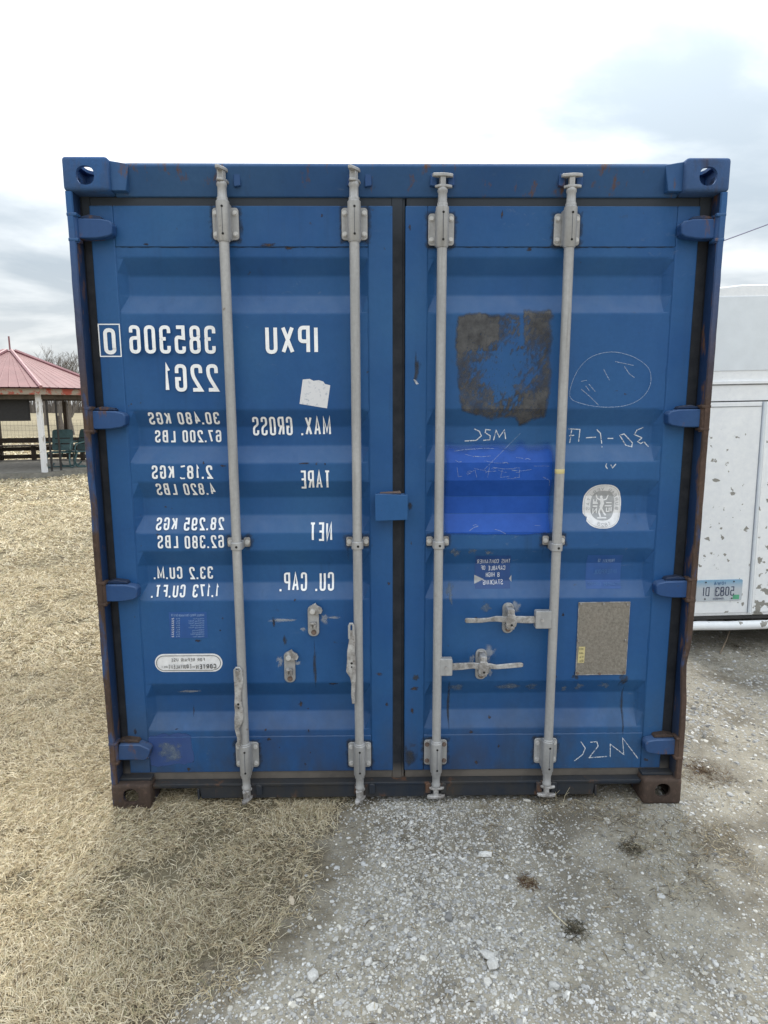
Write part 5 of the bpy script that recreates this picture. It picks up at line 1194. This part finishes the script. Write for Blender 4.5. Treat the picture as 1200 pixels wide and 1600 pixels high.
tag(np_mesh('grass_litter', V, F, T, M['straw'], C_), 'dead grass stems strewn over the gravel and dirt', 'grass', kind='stuff')

# ------------------------------------------------------------------ gravel
q = NB('limestone'); c = q.attr('tint'); n1 = q.noise(160, 4, 0.65); q.col(q.mix(q.mr(n1, 0.35, 0.75, 0, 0.45), c, (0.16, 0.15, 0.135))).rough(0.85).spec(0.25).bump(n1, 0.35, 0.0015); M['limestone'] = q.m
def ico():
    bm = bmesh.new(); bmesh.ops.create_icosphere(bm, subdivisions=1, radius=1.0); v = np.array([x.co[:] for x in bm.verts]); f = np.array([[x.index for x in t.verts] for t in bm.faces]); bm.free(); return v, f
IV, IF = ico()
def stones(p, rad, grey, sink=0.35):
    n = len(p); k = len(IV)
    d = IV[None] * (1 + RNG.normal(0, 0.17, (n, k, 1))) * np.stack([RNG.uniform(0.75, 1.4, n), RNG.uniform(0.65, 1.1, n), RNG.uniform(0.40, 0.85, n)], 1)[:, None, :]
    ang = RNG.uniform(0, 6.28, n); tl_ = RNG.normal(0, 0.35, n); ca, sa, ct, st_ = np.cos(ang)[:, None], np.sin(ang)[:, None], np.cos(tl_)[:, None], np.sin(tl_)[:, None]
    y, z = d[..., 1] * ct - d[..., 2] * st_, d[..., 1] * st_ + d[..., 2] * ct; x = d[..., 0]
    X_, Y_ = x * ca - y * sa, x * sa + y * ca
    V = np.stack([X_, Y_, z], 2) * rad[:, None, None] + np.hstack([p, (rad * (0.55 - sink))[:, None]])[:, None, :]
    F = (IF[None] + (np.arange(n) * k)[:, None, None]).reshape(-1)
    C = np.repeat(grey, k, 0); return V.reshape(-1, 3), F, np.full(n * len(IF), 3), C
def gdens(p):
    x, y = p[:, 0], p[:, 1]
    band = np.exp(-((x - 0.10 + 0.10 * y) / 0.36) ** 2); low = np.exp(-((y + 1.05) / 0.28) ** 2) * np.clip(1.1 - np.abs(x - 0.1) * 0.55, 0, 1)
    back = np.exp(-((y - 0.75 - 0.12 * (x - 1.6)) / 0.42) ** 2) * (x > 1.1)
    nz_ = vnoise(x * 3.2, y * 3.2, 51) * 0.6 + vnoise(x * 9, y * 9, 52) * 0.4
    return np.clip((0.10 + 0.95 * np.maximum(np.maximum(band * (y < 0.4), low), back)) * (0.35 + 1.3 * nz_), 0.04, 1.2)
def greys(n):
    g_ = RNG.choice([0.50, 0.41, 0.31, 0.18, 0.64], n, p=[0.30, 0.28, 0.22, 0.10, 0.10]) * RNG.uniform(0.85, 1.12, n); w = RNG.uniform(-0.01, 0.08, n)
    return np.stack([g_ * (1 + w), g_ * (1 + w * 0.35), g_ * (1 - w)], 1)
sp = []
for n, x0, x1, y0, y1, rm, sg in ((80000, -0.95, 1.9, -1.30, 0.16, 0.0036, 0.40), (1100, -0.75, 1.5, -1.20, 0.10, 0.0082, 0.22), (16000, 1.22, 4.6, -0.6, 1.9, 0.0075, 0.32), (6000, 1.22, 4.6, 1.7, 3.6, 0.008, 0.3), (5000, -1.5, 2.2, -2.3, -1.2, 0.009, 0.3)):
    p = scatter(n, x0, x1, y0, y1); e = np.interp(p[:, 1], EY, EX)
    keep = (RNG.uniform(0, 1, n) < gdens(p)) & (RNG.uniform(0, 1, n) < np.clip((p[:, 0] - e + 0.10 - 0.2 * (vnoise(p[:, 0] * 7, p[:, 1] * 7, 77) - 0.5)) / 0.32, 0, 1) ** 1.3) & ~((np.abs(p[:, 0]) < 1.219) & (p[:, 1] > 0.16))
    p = p[keep]; n = len(p); sp.append(stones(p, np.minimum(rm * np.exp(RNG.normal(0, sg, n)), 0.017), greys(n), 0.58))
V, F, T, C_ = merge(sp)
tag(np_mesh('gravel', V, F, T, M['limestone'], C_), 'crushed pale limestone gravel spread over the drive', 'gravel', kind='stuff')
big = [(758, 1338, 0.019, 0.66, 'white stone lying alone in the dirt right of the gravel band'), (763, 1498, 0.024, 0.52, 'long pale stone, upper of two touching in the lower gravel'), (769, 1511, 0.018, 0.55, 'round pale stone, lower of two touching in the lower gravel'),
       (575, 1506, 0.018, 0.58, 'pale oblong stone in the middle of the lower gravel'), (489, 1528, 0.020, 0.60, 'pale stone at the left fringe of the gravel'), (864, 1542, 0.018, 0.45, 'bluish flat stone in the lower gravel, below the dark weed tufts')]
for u, v, r, g_, lab in big:
    p = gp(u, v); V, F, T, C_ = stones(np.zeros((1, 2)), np.array([r]), np.array([[g_, g_ * 0.985, g_ * 0.95]]), 0.2)
    o = np_mesh('stone', V, F, T, M['limestone'], C_); o.location = (p.x, p.y, 0.003); tag(o, lab, 'stone', 'larger stones in the gravel')
p = gp(702, 1437); V, F, T, C_ = stones(np.zeros((1, 2)), np.array([0.019]), np.array([[0.20, 0.20, 0.20]]), 0.2); o = np_mesh('stone', V, F, T, M['limestone'], C_); o.location = (p.x, p.y, 0.003); tag(o, 'dark grey round stone in the middle of the pale gravel', 'stone')

# ------------------------------------------------------------------ weeds, leaf and twigs
DPAL = np.array([(0.055, 0.048, 0.038), (0.10, 0.085, 0.06), (0.20, 0.17, 0.12), (0.05, 0.055, 0.03), (0.30, 0.26, 0.19)]); DPW = np.array([0.34, 0.28, 0.16, 0.14, 0.08])
BPAL = np.array([(0.11, 0.065, 0.04), (0.17, 0.11, 0.07), (0.26, 0.20, 0.13), (0.08, 0.05, 0.035), (0.36, 0.30, 0.2)])
for u, v, r, n, pal, lab in ((985, 1325, 0.040, 300, DPAL, 'dark withered weed tuft in the dirt, nearest the container corner'), (898, 1455, 0.040, 320, DPAL, 'dark withered weed tuft beside a pale straw stalk'), (825, 1380, 0.030, 300, BPAL, 'brown flattened weed patch in the gravel'), (1098, 1205, 0.11, 700, BPAL, 'brown dead weed patch beside the rusty bottom corner'), (245, 1496, 0.034, 460, DPAL, 'dark bare clump in the dry grass'), (112, 1112, 0.075, 420, DPAL, 'dark clump of dead leaves in the lawn beside the container'), (56, 1440, 0.035, 300, DPAL, 'small dark clump in the dry grass at the left margin'), (130, 1005, 0.10, 420, DPAL, 'dark clump of dead leaves in the lawn, farther back beside the container'), (128, 1330, 0.030, 260, DPAL, 'small dark clump in the dry grass before the rusty left corner'),
    (1150, 1010, 0.14, 420, DPAL, 'tangle of dry weeds under the trailer bumper')):
    p = gp(u, v); rr = r * 0.75 * np.minimum(np.abs(RNG.normal(0, 1, n)), RNG.uniform(1.2, 1.6, n)); th = RNG.uniform(0, 6.28, n); P = np.stack([rr * np.cos(th), rr * np.sin(th), np.full(n, 0.002)], 1)
    V, F, T, C_ = blades(P, RNG.uniform(0.010, 0.040, n), RNG.uniform(0.0008, 0.0020, n), np.clip(RNG.normal(0.15, 0.25, n), 0.0, 1.0), th + RNG.normal(0, 1.6, n), 0.7, pal, DPW)
    o = np_mesh('weed_tuft', V, F, T, M['straw'], C_); o.location = (p.x, p.y, 0.0); tag(o, lab, 'weed', 'withered weeds')
plain('twig_bark', (0.20, 0.155, 0.11), 0.9, 0.25, 40); plain('straw_stalk', (0.50, 0.44, 0.31), 0.8, 0.15, 40); plain('leaf_tan', (0.40, 0.34, 0.26), 0.8, 0.2, 60)
def twig(pts, r, name, mat, lab, cat):
    b0 = gp(*pts[0][:2]); m = MB(); m.tube([Vector((gp(u, v).x - b0.x, gp(u, v).y - b0.y, h)) for u, v, h in pts], [r * (1 - 0.5 * i / len(pts)) for i in range(len(pts))], 6)
    o = m.build(name, M[mat], smooth=True); o.location = (b0.x, b0.y, 0); tag(o, lab, cat); return o
twig([(857, 1420, 0.006), (868, 1434, 0.009), (877, 1441, 0.007), (886, 1448, 0.004)], 0.0024, 'stalk', 'straw_stalk', 'pale broken straw stalk lying against a dark weed tuft', 'stalk')
twig([(1125, 1022, 0.004), (1134, 1012, 0.06), (1139, 1008, 0.12), (1146, 1012, 0.17)], 0.005, 'twig', 'twig_bark', 'bent dry twig under the trailer', 'twig')
def stem(u, v, lean, h, lab):
    p = gp(u, v); m = MB(); m.tube([(0, 0, 0), (lean * 0.3, 0.0, h * 0.4), (lean, -0.01, h)], [0.0013, 0.0011, 0.0006], 5)
    m.tube([(lean * 0.3, 0, h * 0.4), (lean * 0.3 + 0.015, -0.01, h * 0.7)], [0.0010, 0.0005], 4)
    o = m.build('dry_weed', M['straw_stalk']); o.location = (p.x, p.y, 0); tag(o, lab, 'weed')
stem(869, 1252, -0.012, 0.085, 'short dry stem upright in front of the sill, under the outermost bar'); stem(880, 1253, 0.022, 0.075, 'slanting dry stem in front of the sill, right of its neighbour')
p = gp(459, 1420); m = MB(); lv = [(0, 0, 0.010), (0.006, 0.012, 0.016), (0.004, 0.030, 0.018), (-0.004, 0.044, 0.012), (-0.011, 0.028, 0.010), (-0.008, 0.010, 0.008)]
m.add(lv + [(a, b_, c - 0.0012) for a, b_, c in lv], [(0, 1, 2, 3, 4, 5), (11, 10, 9, 8, 7, 6)] + [(i, (i + 1) % 6, 6 + (i + 1) % 6, 6 + i) for i in range(6)])
o = m.build('leaf', M['leaf_tan']); o.location = (p.x, p.y, 0.004); o.rotation_euler = (0.1, 0, 0.35); tag(o, 'dry tan leaf at the edge of grass and gravel', 'leaf')
